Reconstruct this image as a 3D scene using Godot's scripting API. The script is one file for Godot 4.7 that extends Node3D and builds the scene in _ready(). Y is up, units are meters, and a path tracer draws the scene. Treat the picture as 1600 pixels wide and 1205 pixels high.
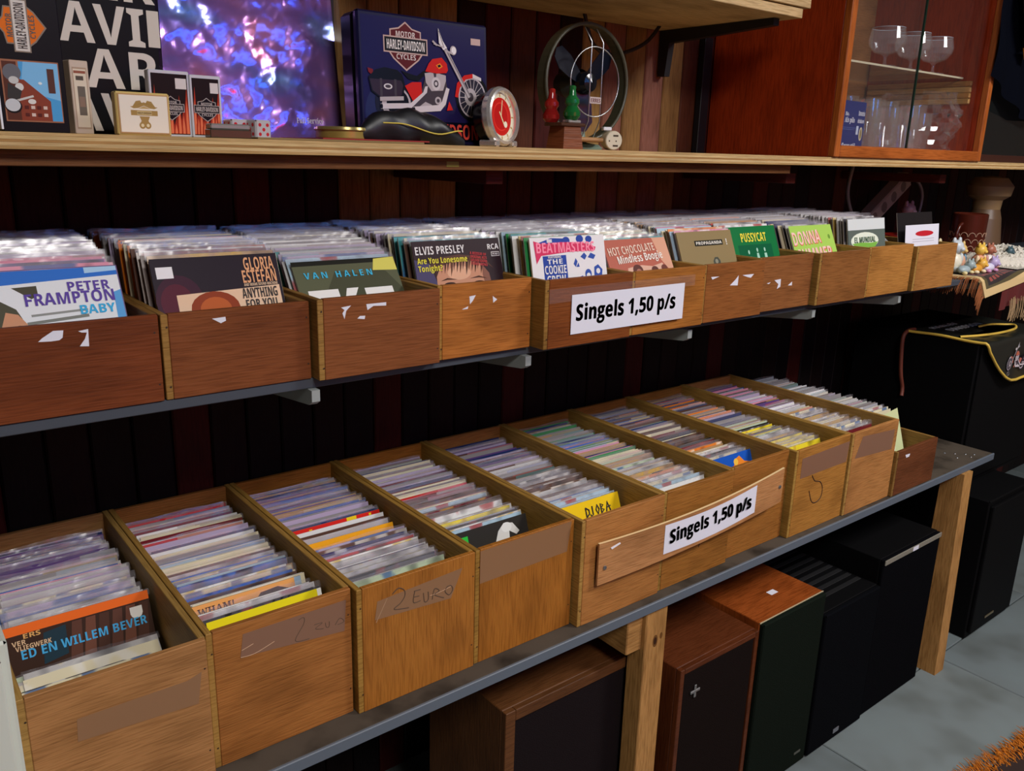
extends Node3D
# A record shop corner: crates of singles on a wall shelf and a table, a plywood shelf of trinkets above.
# y up, metres; floor y = 0, back wall z = 0, x runs right along the wall.
const TT := 0.60          # table top
const US := 1.089         # top of the wall shelf under the upper crates
const PS := 1.400         # top of the plywood shelf
var M := {}
var taken := {}
var rng := RandomNumberGenerator.new()
var sans := SystemFont.new()
var serif := SystemFont.new()
var wide: FontVariation
var slant: FontVariation

# ---------------------------------------------------------------- helpers
func numbered(called: String) -> String:
	var n: int = taken.get(called, -1) + 1
	taken[called] = n
	return called if n == 0 else "%s_%03d" % [called, n]

func meta(o: Node, label: String, category: String, group := "") -> Node:
	if label: o.set_meta("label", label)
	if category: o.set_meta("category", category)
	if group: o.set_meta("group", group)
	return o

func thing(called: String, label: String, category: String, at := Vector3.ZERO, group := "") -> Node3D:
	var o := Node3D.new()
	o.name = numbered(called)
	add_child(o)
	o.position = at
	meta(o, label, category, group)
	return o

func obj(called: String, st, m: Material, parent: Node = null, at := Vector3.ZERO, turn := Vector3.ZERO) -> MeshInstance3D:
	var o := MeshInstance3D.new()
	o.mesh = st.commit() if st is SurfaceTool else st
	o.material_override = m
	o.position = at
	o.rotation_degrees = turn
	if parent == null or parent == self:
		o.name = numbered(called)
		add_child(o)
	else:
		o.name = called
		parent.add_child(o, true)
	return o

func struct(called: String, st, m: Material, at := Vector3.ZERO) -> MeshInstance3D:
	var o := obj(called, st, m, null, at)
	o.set_meta("kind", "structure")
	return o

func tool() -> SurfaceTool:
	var st := SurfaceTool.new()
	st.begin(Mesh.PRIMITIVE_TRIANGLES)
	return st

func v3(st: SurfaceTool, p: Vector3, n: Vector3, uv: Vector2, c := Color.WHITE) -> void:
	st.set_color(c)
	st.set_normal(n)
	st.set_uv(uv)
	st.set_uv2(uv)
	st.add_vertex(p)

# corners counter-clockwise as seen from the front
func quad(st: SurfaceTool, a: Vector3, b: Vector3, c: Vector3, d: Vector3, ua := Vector2.ZERO, ub := Vector2(1, 0), uc := Vector2(1, 1), ud := Vector2(0, 1), col := Color.WHITE) -> void:
	var n := (b - a).cross(d - a)
	if n.length() < 1e-12: n = (c - b).cross(d - c)
	n = n.normalized()
	v3(st, a, n, ua, col); v3(st, c, n, uc, col); v3(st, b, n, ub, col)
	v3(st, a, n, ua, col); v3(st, d, n, ud, col); v3(st, c, n, uc, col)

# a box from p to q with chamfered edges; uv in metres, u along axis grain
func bx(st: SurfaceTool, p: Vector3, q: Vector3, grain := 0, ch := 0.0008, col := Color.WHITE) -> void:
	var off := Vector2(rng.randf() * 3.0, rng.randf() * 3.0)
	var c := (p + q) * 0.5
	var h := (q - p).abs() * 0.5
	ch = minf(ch, minf(h.x, minf(h.y, h.z)) * 0.45)
	var corner := func(n: int, s: Vector3) -> Vector3:   # vertex of face n at signs s
		var r := Vector3.ZERO
		for k in 3: r[k] = s[k] * (h[k] if k == n else h[k] - ch)
		return c + r
	var uvof := func(n: int, v: Vector3) -> Vector2:
		var a := (n + 1) % 3
		var b := (n + 2) % 3
		if b == grain: return off + Vector2(v[b], v[a])
		return off + Vector2(v[a], v[b])
	for n in 3:
		var a := (n + 1) % 3
		var b := (n + 2) % 3
		for s in [-1.0, 1.0]:
			var ps: Array = []
			for t in [[-1, -1], [1, -1], [1, 1], [-1, 1]]:
				var sg := Vector3.ZERO
				sg[n] = s; sg[a] = t[0]; sg[b] = t[1]
				ps.append(corner.call(n, sg))
			if s < 0: ps.reverse()
			quad(st, ps[0], ps[1], ps[2], ps[3], uvof.call(n, ps[0]), uvof.call(n, ps[1]), uvof.call(n, ps[2]), uvof.call(n, ps[3]), col)
		# edges along axis n, between faces a and b
		for sa in [-1.0, 1.0]:
			for sb in [-1.0, 1.0]:
				var l := Vector3.ZERO
				l[a] = sa; l[b] = sb
				var l0 := l; l0[n] = -1
				var l1 := l; l1[n] = 1
				var e: Array = [corner.call(a, l0), corner.call(a, l1), corner.call(b, l1), corner.call(b, l0)]
				var nn: Vector3 = (e[1] - e[0]).cross(e[3] - e[0])
				if nn.dot(l) < 0: e.reverse()
				quad(st, e[0], e[1], e[2], e[3], uvof.call(a, e[0]), uvof.call(a, e[1]), uvof.call(a, e[2]), uvof.call(a, e[3]), col)

func box(called: String, p: Vector3, q: Vector3, m: Material, parent: Node = null, grain := 0, ch := 0.0008) -> MeshInstance3D:
	var st := tool()
	bx(st, p, q, grain, ch)
	return obj(called, st, m, parent)

# swept tube through points
func tube(st: SurfaceTool, pts: Array, r: float, sides := 8, col := Color.WHITE, r2 := -1.0) -> void:
	var up := Vector3(0.31, 0.9, 0.27)
	var rings: Array = []
	for i in pts.size():
		var d: Vector3 = (pts[mini(i + 1, pts.size() - 1)] - pts[maxi(i - 1, 0)]).normalized()
		var x := d.cross(up).normalized()
		if x.length() < 0.01: x = d.cross(Vector3.RIGHT).normalized()
		var y := x.cross(d).normalized()
		up = y
		var rr := r if r2 < 0 else lerpf(r, r2, float(i) / (pts.size() - 1))
		var ring: Array = []
		for k in sides:
			var a := TAU * k / sides
			var n := x * cos(a) + y * sin(a)
			ring.append([pts[i] + n * rr, n])
		rings.append(ring)
	for i in pts.size() - 1:
		for k in sides:
			var l := (k + 1) % sides
			var f := [rings[i][k], rings[i][l], rings[i + 1][l], rings[i + 1][k]]
			for t in [0, 1, 2, 0, 2, 3]: v3(st, f[t][0], f[t][1], Vector2(float(k) / sides, float(i)), col)
	for e in [0, pts.size() - 1]:
		for k in range(1, sides - 1):
			var tri := [rings[e][0], rings[e][k], rings[e][k + 1]]
			var n: Vector3 = (pts[0] - pts[1] if e == 0 else pts[e] - pts[e - 1]).normalized()
			for t in ([0, 1, 2] if e == 0 else [0, 2, 1]): v3(st, tri[t][0], n, Vector2.ZERO, col)

# surface of revolution about y; profile of (radius, height) from bottom to top
func lathe(st: SurfaceTool, prof: Array, sides := 24, col := Color.WHITE, squash := Vector3.ONE, at := Vector3.ZERO) -> void:
	for i in prof.size() - 1:
		var a: Vector2 = prof[i]
		var b: Vector2 = prof[i + 1]
		var d := b - a
		if d.length() < 1e-7: continue
		var nr := Vector2(d.y, -d.x).normalized()
		for k in sides:
			var t0 := TAU * k / sides
			var t1 := TAU * (k + 1) / sides
			var e0 := Vector3(cos(t0), 0, sin(t0))
			var e1 := Vector3(cos(t1), 0, sin(t1))
			var p := [e0 * a.x + Vector3.UP * a.y, e1 * a.x + Vector3.UP * a.y, e1 * b.x + Vector3.UP * b.y, e0 * b.x + Vector3.UP * b.y]
			var n0 := e0 * nr.x + Vector3.UP * nr.y
			var n1 := e1 * nr.x + Vector3.UP * nr.y
			var ns := [n0, n1, n1, n0]
			for t in [0, 1, 2, 0, 2, 3]: v3(st, at + p[t] * squash, (ns[t] / squash).normalized(), Vector2(float(k) / sides, float(i)), col)

func ball(st: SurfaceTool, c: Vector3, r: Vector3, col := Color.WHITE, n := 12) -> void:
	var prof: Array = []
	for i in n / 2 + 1:
		var a := -PI / 2 + PI * i / (n / 2)
		prof.append(Vector2(cos(a), sin(a)))
	lathe_ball(st, c, r, col, n)

func lathe_ball(st: SurfaceTool, c: Vector3, r: Vector3, col: Color, n: int) -> void:
	for i in n / 2:
		for k in n:
			var q: Array = []
			for w in [[i, k], [i, k + 1], [i + 1, k + 1], [i + 1, k]]:
				var a: float = -PI / 2 + PI * w[0] / (n / 2)
				var b: float = TAU * w[1] / n
				q.append(Vector3(cos(a) * cos(b), sin(a), cos(a) * sin(b)))
			for t in [0, 1, 2, 0, 2, 3]: v3(st, c + q[t] * r, (q[t] / r).normalized(), Vector2.ZERO, col)

# extrude a polygon (x, y) from z0 to z1
func prism(st: SurfaceTool, poly: PackedVector2Array, z0: float, z1: float, col := Color.WHITE) -> void:
	if Geometry2D.is_polygon_clockwise(poly): poly.reverse()   # make it counter-clockwise in y-up
	var area := 0.0
	for i in poly.size():
		var a := poly[i]
		var b := poly[(i + 1) % poly.size()]
		area += a.x * b.y - b.x * a.y
	if area < 0: poly.reverse()
	var idx := Geometry2D.triangulate_polygon(poly)
	for i in range(0, idx.size(), 3):
		var t := [poly[idx[i]], poly[idx[i + 1]], poly[idx[i + 2]]]
		if (t[1] - t[0]).cross(t[2] - t[0]) < 0: t.reverse()
		for k in [0, 2, 1]: v3(st, Vector3(t[k].x, t[k].y, z1), Vector3.BACK, t[k], col)
		for k in [0, 1, 2]: v3(st, Vector3(t[k].x, t[k].y, z0), Vector3.FORWARD, t[k], col)
	for i in poly.size():
		var a := poly[i]
		var b := poly[(i + 1) % poly.size()]
		quad(st, Vector3(a.x, a.y, z1), Vector3(a.x, a.y, z0), Vector3(b.x, b.y, z0), Vector3(b.x, b.y, z1), a, a, b, b, col)

# flat print: list of [colour, points]; each layer lies a hair in front of the last
func art(called: String, parent: Node, layers: Array, at := Vector3.ZERO, turn := Vector3.ZERO, m: Material = null, step := 0.00003) -> MeshInstance3D:
	var st := tool()
	var z := step
	for l in layers:
		var poly: PackedVector2Array = l[1]
		var c: Color = l[0]
		c = c.srgb_to_linear()
		var idx := Geometry2D.triangulate_polygon(poly)
		for i in range(0, idx.size(), 3):
			var t := [poly[idx[i]], poly[idx[i + 1]], poly[idx[i + 2]]]
			if (t[1] - t[0]).cross(t[2] - t[0]) < 0: t.reverse()
			for k in [0, 2, 1]: v3(st, Vector3(t[k].x, t[k].y, z), Vector3.BACK, t[k], c)
		z += step
	return obj(called, st, m if m else M.ink, parent, at, turn)

func pv(a: Array) -> PackedVector2Array:
	var r := PackedVector2Array()
	for i in range(0, a.size(), 2): r.append(Vector2(a[i], a[i + 1]))
	return r
func rc(x: float, y: float, w: float, h: float) -> PackedVector2Array:
	return pv([x, y, x + w, y, x + w, y + h, x, y + h])
func el(x: float, y: float, rx: float, ry: float, n := 20, a0 := 0.0, a1 := 360.0) -> PackedVector2Array:
	var r := PackedVector2Array()
	var full := a1 - a0 >= 360.0
	for i in (n if full else n + 1):
		var a := deg_to_rad(a0 + (a1 - a0) * i / n)
		r.append(Vector2(x + cos(a) * rx, y + sin(a) * ry))
	return r
func ln(x0: float, y0: float, x1: float, y1: float, w: float) -> PackedVector2Array:
	var d := Vector2(x1 - x0, y1 - y0).normalized().orthogonal() * w * 0.5
	return PackedVector2Array([Vector2(x0, y0) + d, Vector2(x0, y0) - d, Vector2(x1, y1) - d, Vector2(x1, y1) + d])

# lettering: cap height h, squeezed to width w when given; centred on at, or from its left end
func text(called: String, parent: Node, s: String, h: float, at: Vector3, m: Material, w := 0.0, turn := Vector3.ZERO, font: Font = null, left := false, depth := 0.0002) -> MeshInstance3D:
	var t := TextMesh.new()
	t.text = s
	t.font = font if font else sans
	t.font_size = 64
	t.pixel_size = 0.01
	t.depth = 0.01
	t.curve_step = 2.0
	var bb := t.get_aabb()
	var k := h / 0.457      # cap height of the font at this size
	var kx := k if w <= 0.0 else w / maxf(bb.size.x, 0.001)
	var o := obj(called, t, m, parent)
	var b := Basis.from_euler(turn * PI / 180.0)
	o.basis = b * Basis.from_scale(Vector3(kx, k, depth / 0.01))
	var mid := Vector3(bb.position.x if left else bb.get_center().x, 0.0, 0)
	mid.y = bb.get_center().y if h > 0 else 0.0
	o.position = at - b * Vector3(mid.x * kx, mid.y * k, 0)
	return o

func bold(called: String, parent: Node, s: String, h: float, at: Vector3, m: Material, w: float, turn: Vector3, font: Font, by: float) -> void:
	for k in [[-1, 0], [1, 0], [0, 0.8], [0, -0.8]]: text(called, parent, s, h, at + Vector3(k[0] * by, k[1] * by, 0), m, w, turn, font)

func mat(c: Color, rough := 0.7, metal := 0.0) -> StandardMaterial3D:
	var m := StandardMaterial3D.new()
	m.albedo_color = c
	m.roughness = rough
	m.metallic = metal
	return m
func hexm(s: String, rough := 0.7, metal := 0.0) -> StandardMaterial3D:
	return mat(Color(s), rough, metal)

func noise_tex(freq: float, ramp: Array, size := 256, kind := FastNoiseLite.TYPE_SIMPLEX_SMOOTH, oct := 4, normal := false, sd := 1, bump := 4.0) -> NoiseTexture2D:
	var n := FastNoiseLite.new()
	n.seed = sd
	n.frequency = freq
	n.noise_type = kind
	n.fractal_octaves = oct
	var t := NoiseTexture2D.new()
	t.width = size
	t.height = size
	t.seamless = true
	t.noise = n
	if normal:
		t.as_normal_map = true
		t.bump_strength = bump
	elif ramp:
		var g := Gradient.new()
		g.offsets = PackedFloat32Array()
		g.colors = PackedColorArray()
		var off := PackedFloat32Array()
		var cols := PackedColorArray()
		for r in ramp:
			off.append(r[0]); cols.append(r[1])
		g.offsets = off
		g.colors = cols
		t.color_ramp = g
	return t

var grain_tex: Texture2D
var blotch_tex: Texture2D
var grain_h: Texture2D
func wood(c: Color, rough := 0.55, fine := 1.0) -> StandardMaterial3D:
	var m := mat(c, rough)
	m.albedo_texture = grain_tex
	m.metallic_specular = 0.3
	m.uv1_scale = Vector3(1.0 / 1.1, 1.0 / (0.055 * fine), 1)
	m.detail_enabled = true
	m.detail_albedo = blotch_tex
	m.detail_blend_mode = BaseMaterial3D.BLEND_MODE_MUL
	m.detail_uv_layer = BaseMaterial3D.DETAIL_UV_2
	m.uv2_scale = Vector3(1.0 / 0.9, 1.0 / 0.33, 1)
	m.heightmap_enabled = true
	m.heightmap_texture = grain_h
	m.heightmap_scale = 0.03
	return m

func _ready() -> void:
	rng.seed = 77
	view_and_light()
	materials()
	setting()
	shelving()
	crates()
	records()
	shelf_goods()
	cabinet()
	right_corner()
	speakers()

func view_and_light() -> void:
	var cam := Camera3D.new()
	cam.name = "camera"
	add_child(cam)
	cam.position = Vector3(0.0839, 1.3951, 1.4493)
	cam.rotation = Vector3(-0.2713, -0.6765, 0.0285)
	cam.fov = 49.05
	cam.near = 0.02
	cam.current = true
	var env := Environment.new()
	env.background_mode = Environment.BG_COLOR
	env.background_color = Color(0, 0, 0)
	env.tonemap_mode = Environment.TONE_MAPPER_LINEAR
	env.tonemap_exposure = 0.80
	env.sdfgi_enabled = true
	env.ssao_enabled = true
	env.ssil_enabled = true
	var we := WorldEnvironment.new()
	we.name = "surroundings"
	we.environment = env
	add_child(we)
	# two ceiling fittings and the coloured neon across the room
	ceiling_lamp(Vector3(2.45, 2.46, 1.85), 6.3, Color(1.0, 0.985, 0.97))
	ceiling_lamp(Vector3(0.45, 2.46, 2.3), 6.0, Color(1.0, 0.985, 0.97))
	neon("red", Vector3(1.35, 1.45, 3.12), Color(1.0, 0.12, 0.16), 0.03)
	neon("blue", Vector3(1.75, 2.10, 3.12), Color(0.28, 0.60, 1.0), 0.05)

func ceiling_lamp(at: Vector3, energy: float, c: Color) -> void:
	var t := thing("ceiling_lamp", "square white ceiling lamp glowing above %s" % ("the right of the table" if at.x > 1.5 else "the left of the table"), "lamp", at)
	var st := tool()
	bx(st, Vector3(-0.34, -0.005, -0.34), Vector3(0.34, 0.04, 0.34), 0, 0.004)
	obj("frame", st, hexm("d8d8d4"), t)
	var g := hexm("ffffff", 0.6)
	g.emission_enabled = true
	g.emission = c
	g.emission_energy_multiplier = 1.5
	st = tool()
	bx(st, Vector3(-0.3, -0.012, -0.3), Vector3(0.3, -0.004, 0.3), 0, 0.002)
	obj("diffuser", st, g, t)
	var l := AreaLight3D.new()
	l.name = "light"
	l.area_size = Vector2(0.6, 0.6)
	l.light_energy = energy
	l.light_color = c
	l.shadow_enabled = true
	l.set("area_range", 12.0)
	l.set("area_attenuation", 2.0)
	l.position = Vector3(0, -0.02, 0)
	l.rotation_degrees = Vector3(-90, 0, 0)
	t.add_child(l)

func neon(hue: String, at: Vector3, c: Color, energy: float) -> void:
	var t := thing("neon_tube", "%s neon tube bent in a wide loop on the wall across the room" % hue, "neon light", at)
	var g := mat(c, 0.4)
	g.emission_enabled = true
	g.emission = c
	g.emission_energy_multiplier = 6.0 if hue == "red" else 13.0
	var st := tool()
	var pts: Array = []
	for i in 25:
		var a := PI * 2 * i / 24.0
		pts.append(Vector3(cos(a) * 0.55, sin(a) * (0.22 if hue == "red" else 0.30), 0.0))
	tube(st, pts, 0.03, 10)
	obj("tube", st, g, t)
	st = tool()
	for x in [-0.4, 0.4]: bx(st, Vector3(x - 0.01, -0.16, -0.02), Vector3(x + 0.01, -0.12, 0.075))
	obj("clip", st, hexm("333333"), t)
	var l := OmniLight3D.new()
	l.name = "light"
	l.light_color = c
	l.light_energy = energy
	l.omni_range = 12.0
	l.omni_attenuation = 2.0
	l.light_size = 0.3
	l.shadow_enabled = true
	l.position = Vector3(0, 0, -0.1)
	t.add_child(l)

func materials() -> void:
	sans.font_names = PackedStringArray(["Droid Sans"])
	sans.font_weight = 700
	serif.font_names = PackedStringArray(["Droid Serif"])
	serif.font_weight = 700
	wide = FontVariation.new()
	wide.base_font = sans
	wide.variation_embolden = 0.0
	slant = FontVariation.new()
	slant.base_font = sans
	slant.variation_transform = Transform2D(Vector2(1, 0.0), Vector2(0.22, 1), Vector2.ZERO)
	grain_tex = noise_tex(0.035, [[0.0, Color(0.80, 0.77, 0.74)], [0.38, Color(0.93, 0.92, 0.90)], [0.6, Color(1, 1, 1)], [1.0, Color(0.95, 0.93, 0.91)]], 512, FastNoiseLite.TYPE_SIMPLEX_SMOOTH, 5, false, 3)
	grain_h = noise_tex(0.06, [[0.0, Color(0, 0, 0)], [1.0, Color(1, 1, 1)]], 256, FastNoiseLite.TYPE_SIMPLEX_SMOOTH, 4, false, 5)
	blotch_tex = noise_tex(0.012, [[0.0, Color(0.82, 0.80, 0.78)], [0.5, Color(0.97, 0.96, 0.96)], [1.0, Color(1, 1, 1)]], 256, FastNoiseLite.TYPE_SIMPLEX_SMOOTH, 3, false, 8)
	var ink := mat(Color.WHITE, 0.45)
	ink.vertex_color_use_as_albedo = true
	ink.metallic_specular = 0.25
	M.ink = ink
	var gloss := mat(Color.WHITE, 0.22)
	gloss.vertex_color_use_as_albedo = true
	gloss.metallic_specular = 0.25
	M.gloss_ink = gloss
	var vc := mat(Color.WHITE, 0.75)
	vc.vertex_color_use_as_albedo = true
	M.painted = vc
	M.white = hexm("e9e7ea", 0.7)
	M.paper = hexm("dedee8", 0.75)
	M.black = hexm("121214", 0.6)
	M.chrome = hexm("f0eeea", 0.18, 0.75)
	M.steel = hexm("b8b8b8", 0.3, 0.9)
	M.dark = hexm("17120f", 0.7)
	var pl := hexm("dcd6de", 0.22)
	pl.transparency = BaseMaterial3D.TRANSPARENCY_ALPHA
	pl.albedo_color.a = 0.06
	pl.metallic_specular = 0.38
	M.plastic = pl
	var gl := hexm("dfeae4", 0.02)
	gl.transparency = BaseMaterial3D.TRANSPARENCY_ALPHA
	gl.albedo_color.a = 0.01
	M.glass = gl
	M.inside = wood(Color("8f7a3e"), 0.6)
	M.ply = wood(Color("d9ba86"), 0.6, 1.4)
	M.plyedge = wood(Color("d2b179"), 0.65, 0.22)
	M.pine = wood(Color("b98a50"), 0.55, 1.8)
	M.steelblue = hexm("5a636d", 0.5)

# ---------------------------------------------------------------- the room
func setting() -> void:
	var wallm := hexm("6b5a4c", 0.9)
	struct("wall_left", _b(Vector3(-1.9, 0, -0.1), Vector3(-1.8, 2.5, 3.3)), wallm)
	struct("wall_right", _b(Vector3(4.8, 0, -0.1), Vector3(4.9, 2.5, 3.3)), wallm)
	struct("wall_front", _b(Vector3(-1.9, 0, 3.2), Vector3(4.9, 2.5, 3.3)), wallm)
	struct("ceiling", _b(Vector3(-1.9, 2.5, -0.1), Vector3(4.9, 2.6, 3.3)), hexm("8a8078", 0.9))
	# floor: grey painted boards in big sheets, a part each
	var fl := struct("floor", _b(Vector3(-1.9, -0.1, -0.1), Vector3(4.9, -0.012, 3.3)), hexm("3c4042", 0.9))
	var fm: Array = []
	for i in 3:
		var f := hexm(["6e797a", "737e7e", "6a7576"][i], 0.62)
		f.detail_enabled = true
		f.detail_albedo = blotch_tex
		f.detail_blend_mode = BaseMaterial3D.BLEND_MODE_MUL
		f.uv2_scale = Vector3(1.3, 1.3, 1)
		f.detail_uv_layer = BaseMaterial3D.DETAIL_UV_2
		fm.append(f)
	for i in 11:
		for j in 6:
			var x := -1.9 + i * 0.62
			var z := -0.06 + j * 0.6
			var st := tool()
			bx(st, Vector3(x + 0.0015, -0.012, z + 0.0015), Vector3(minf(x + 0.6185, 4.8), 0, minf(z + 0.5985, 3.2)), 0, 0.002)
			obj("floor_panel", st, fm[(i * 2 + j) % 3], fl)
	# back wall: upright boards over a dark backing
	var wb := struct("wall_back", _b(Vector3(-1.9, 0, -0.1), Vector3(4.9, 2.5, -0.016)), hexm("0d0806", 0.9))
	var tones := {"t": "8f6a3c", "y": "a5824a", "b": "5b2f1c", "d": "2c130f", "r": "521a14", "k": "1b1214", "n": "1a2036", "p": "8c5c4c"}
	var tm := {}
	var shade_tone: Array = [wood(Color("150f10"), 0.55, 1.6), wood(Color("1e1110"), 0.55, 1.6), wood(Color("481815"), 0.55, 1.6)]  # near-black boards below the shelf: shade of the gap put into their colour
	for k in tones: tm[k] = wood(Color(tones[k]), 0.6, 1.6)
	var x := -1.55
	var i := 0
	while x < 4.78:
		var w := 0.066
		var key: String = "ddkdrddkddbdddkdr"[i % 17]
		if x > 0.72 and x < 1.86: key = "dtytydrbrdyptptbr"[clampi(int((x - 0.73) / 0.066), 0, 16)]
		var st := tool()
		bx(st, Vector3(x + 0.001, 1.075, -0.016), Vector3(minf(x + w - 0.001, 4.8), 2.5, rng.randf_range(-0.002, 0.0)), 1, 0.003)
		obj("wall_board", st, tm[key], wb)
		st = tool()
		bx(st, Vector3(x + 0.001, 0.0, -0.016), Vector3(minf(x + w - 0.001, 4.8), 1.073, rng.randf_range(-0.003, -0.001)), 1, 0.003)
		obj("wall_board", st, shade_tone[[0, 0, 1, 0, 2, 0, 1, 0, 0, 2, 1][i % 11]], wb)
		x += w
		i += 1

func _b(p: Vector3, q: Vector3) -> SurfaceTool:
	var st := tool()
	bx(st, p, q, 0, 0.0)
	return st

func shelving() -> void:
	# table
	var t := thing("table", "long grey-topped table on pine posts holding a row of record crates", "table", Vector3(1.35, 0, 0.28))
	var tm := hexm("544b41", 0.65)
	tm.metallic_specular = 0.15
	tm.detail_enabled = true
	tm.detail_albedo = noise_tex(0.02, [[0.0, Color(0.55, 0.55, 0.55)], [0.55, Color(0.95, 0.95, 0.95)], [1.0, Color(1, 1, 1)]], 256, FastNoiseLite.TYPE_SIMPLEX_SMOOTH, 5, false, 21)
	tm.detail_blend_mode = BaseMaterial3D.BLEND_MODE_MUL
	tm.uv2_scale = Vector3(1.5, 1.5, 1)
	tm.detail_uv_layer = BaseMaterial3D.DETAIL_UV_2
	var o := Vector3(1.35, 0, 0.28)
	box("table_top", Vector3(0.162, TT - 0.018, 0.008) - o, Vector3(2.588, TT, 0.530) - o, tm, t, 0, 0.001)
	var ed := box("edge_strip", Vector3(0.162, TT - 0.0185, 0.530) - o, Vector3(2.59, TT + 0.0006, 0.5355) - o, M.steelblue, t, 0, 0.0015)
	ed.set_meta("label", "blue-grey painted front edge")
	var st := tool()
	bx(st, Vector3(1.158, 0, 0.486) - o, Vector3(1.216, TT - 0.018, 0.529) - o, 1, 0.002)
	var leg := obj("leg", st, M.pine, t)
	art("knot", leg, [[Color("6a4526"), el(1.186, 0.512, 0.007, 0.013, 14)], [Color("3a2416"), el(1.186, 0.512, 0.004, 0.008, 12)]], Vector3(0, 0, 0.5291) - o)
	art("knot", leg, [[Color("6a4526"), el(1.202, 0.518, 0.004, 0.007, 12)]], Vector3(0, 0, 0.5291) - o)
	st = tool()
	bx(st, Vector3(1.118, TT - 0.10, 0.02) - o, Vector3(1.158, TT - 0.019, 0.52) - o, 2, 0.002)
	obj("crosspiece", st, M.pine, t)
	st = tool()
	# right post leans a little outwards to its foot
	var a := Vector3(2.338, 0, 0.500) - o
	var b := Vector3(2.392, TT - 0.0185, 0.485) - o
	var wx := Vector3(0.050, 0, 0)
	var wz := Vector3(0, 0, 0.082)
	quad(st, a + wz, a + wz + wx, b + wx + wz * 0.72, b + wz * 0.72, Vector2(0, 0), Vector2(0, 0.04), Vector2(0.6, 0.04), Vector2(0.6, 0))
	quad(st, a, a + wz, b + wz * 0.72, b, Vector2(0, 0.1), Vector2(0, 0.17), Vector2(0.6, 0.17), Vector2(0.6, 0.1))
	quad(st, a + wx + wz, a + wx, b + wx, b + wx + wz * 0.72, Vector2(0, 0.2), Vector2(0, 0.27), Vector2(0.6, 0.27), Vector2(0.6, 0.2))
	quad(st, a + wx, a, b, b + wx, Vector2(0, 0.3), Vector2(0, 0.34), Vector2(0.6, 0.34), Vector2(0.6, 0.3))
	quad(st, b + wz * 0.72, b + wx + wz * 0.72, b + wx, b)
	quad(st, a, a + wx, a + wx + wz, a + wz)
	obj("leg", st, M.pine, t)
	st = tool()
	for p in [[2.45, 0.42], [2.47, 0.45], [2.49, 0.47], [2.51, 0.49], [2.53, 0.505], [2.46, 0.49], [2.50, 0.51]]:
		lathe(st, [Vector2(0.0035, TT), Vector2(0.003, TT + 0.0012), Vector2(0, TT + 0.0014)], 8, Color.WHITE, Vector3.ONE, Vector3(p[0], 0, p[1]) - o)
	obj("screw_head", st, M.steel, t)
	# wall shelf under the upper crates
	t = thing("record_shelf", "blue-grey wall shelf on metal brackets carrying the upper row of crates", "shelf", Vector3(1.5, US, 0.2))
	o = Vector3(1.5, US, 0.2)
	box("board", Vector3(-0.9, US - 0.014, 0.003) - o, Vector3(4.1, US, 0.414) - o, hexm("3f454e", 0.55), t, 0, 0.001)
	for bx_ in [-0.2, 0.16, 0.565, 0.938, 1.337, 1.752, 2.125, 2.62, 3.2]:
		st = tool()
		prism(st, pv([0.0, -0.07, 0.0, 0.0, 0.422, 0.0, 0.422, -0.016, 0.412, -0.022]), -0.006, 0.006)
		var br := obj("bracket", st, hexm("979d9b", 0.4), t, Vector3(bx_, US - 0.0145, 0.004) - o, Vector3(0, -90, 0))
	# plywood shelf at eye height
	t = thing("plywood_shelf", "long raw plywood shelf with layered edge carrying the trinkets and the glass cabinet", "shelf", Vector3(1.2, PS, 0.2))
	o = Vector3(1.2, PS, 0.2)
	box("board", Vector3(-1.4, PS - 0.0185, 0.003) - o, Vector3(3.75, PS, 0.355) - o, M.ply, t, 0, 0.001)
	var plies := [[0.0, 0.0035, "c9a46b"], [0.0035, 0.0075, "e3c690"], [0.0075, 0.0105, "b98f58"], [0.0105, 0.0145, "e0c28a"], [0.0145, 0.0185, "cfae78"]]
	for p in plies:
		st = tool()
		bx(st, Vector3(-1.4, PS - 0.0185 + p[0], 0.355) - o, Vector3(3.75, PS - 0.0185 + p[1], 0.360 - 0.0004 * rng.randf()) - o, 0, 0.0003)
		obj("edge_ply", st, wood(Color(p[2]), 0.65, 0.3), t)
	box("batten", Vector3(-1.4, PS - 0.037, 0.28) - o, Vector3(1.735, PS - 0.0187, 0.338) - o, wood(Color("7a4f2c"), 0.6), t, 0, 0.001)
	box("sticker", Vector3(0.835, PS - 0.032, 0.3381) - o, Vector3(0.858, PS - 0.024, 0.3385) - o, hexm("8a7a2a", 0.6), t, 0, 0.0001)
	st = tool()
	for s in [-1.0, 0.94, 1.78, 2.5]: bx(st, Vector3(s, PS - 0.06, 0.003) - o, Vector3(s + 0.035, PS - 0.0372, 0.30) - o, 2, 0.001)
	obj("bearer", st, wood(Color("5a1f18"), 0.6), t)
	# short top shelf, upper right
	t = thing("upper_shelf", "short double-layered plywood shelf above the fan, ending at the cabinet", "shelf", Vector3(1.3, 1.672, 0.2))
	o = Vector3(1.3, 1.672, 0.2)
	box("board", Vector3(0.85, 1.672, 0.003) - o, Vector3(1.705, 1.690, 0.346) - o, M.ply, t, 0, 0.001)
	box("board", Vector3(0.83, 1.6925, 0.003) - o, Vector3(1.725, 1.7105, 0.350) - o, M.ply, t, 0, 0.001)
	st = tool()
	prism(st, pv([0.0, -0.10, 0.0, 0.0, 0.31, 0.0, 0.31, -0.014, 0.03, -0.028, 0.022, -0.10]), -0.009, 0.009)
	obj("bracket", st, hexm("15171c", 0.5), t, Vector3(1.665, 1.6715, 0.003) - o, Vector3(0, -90, 0))
	st = tool()
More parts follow.
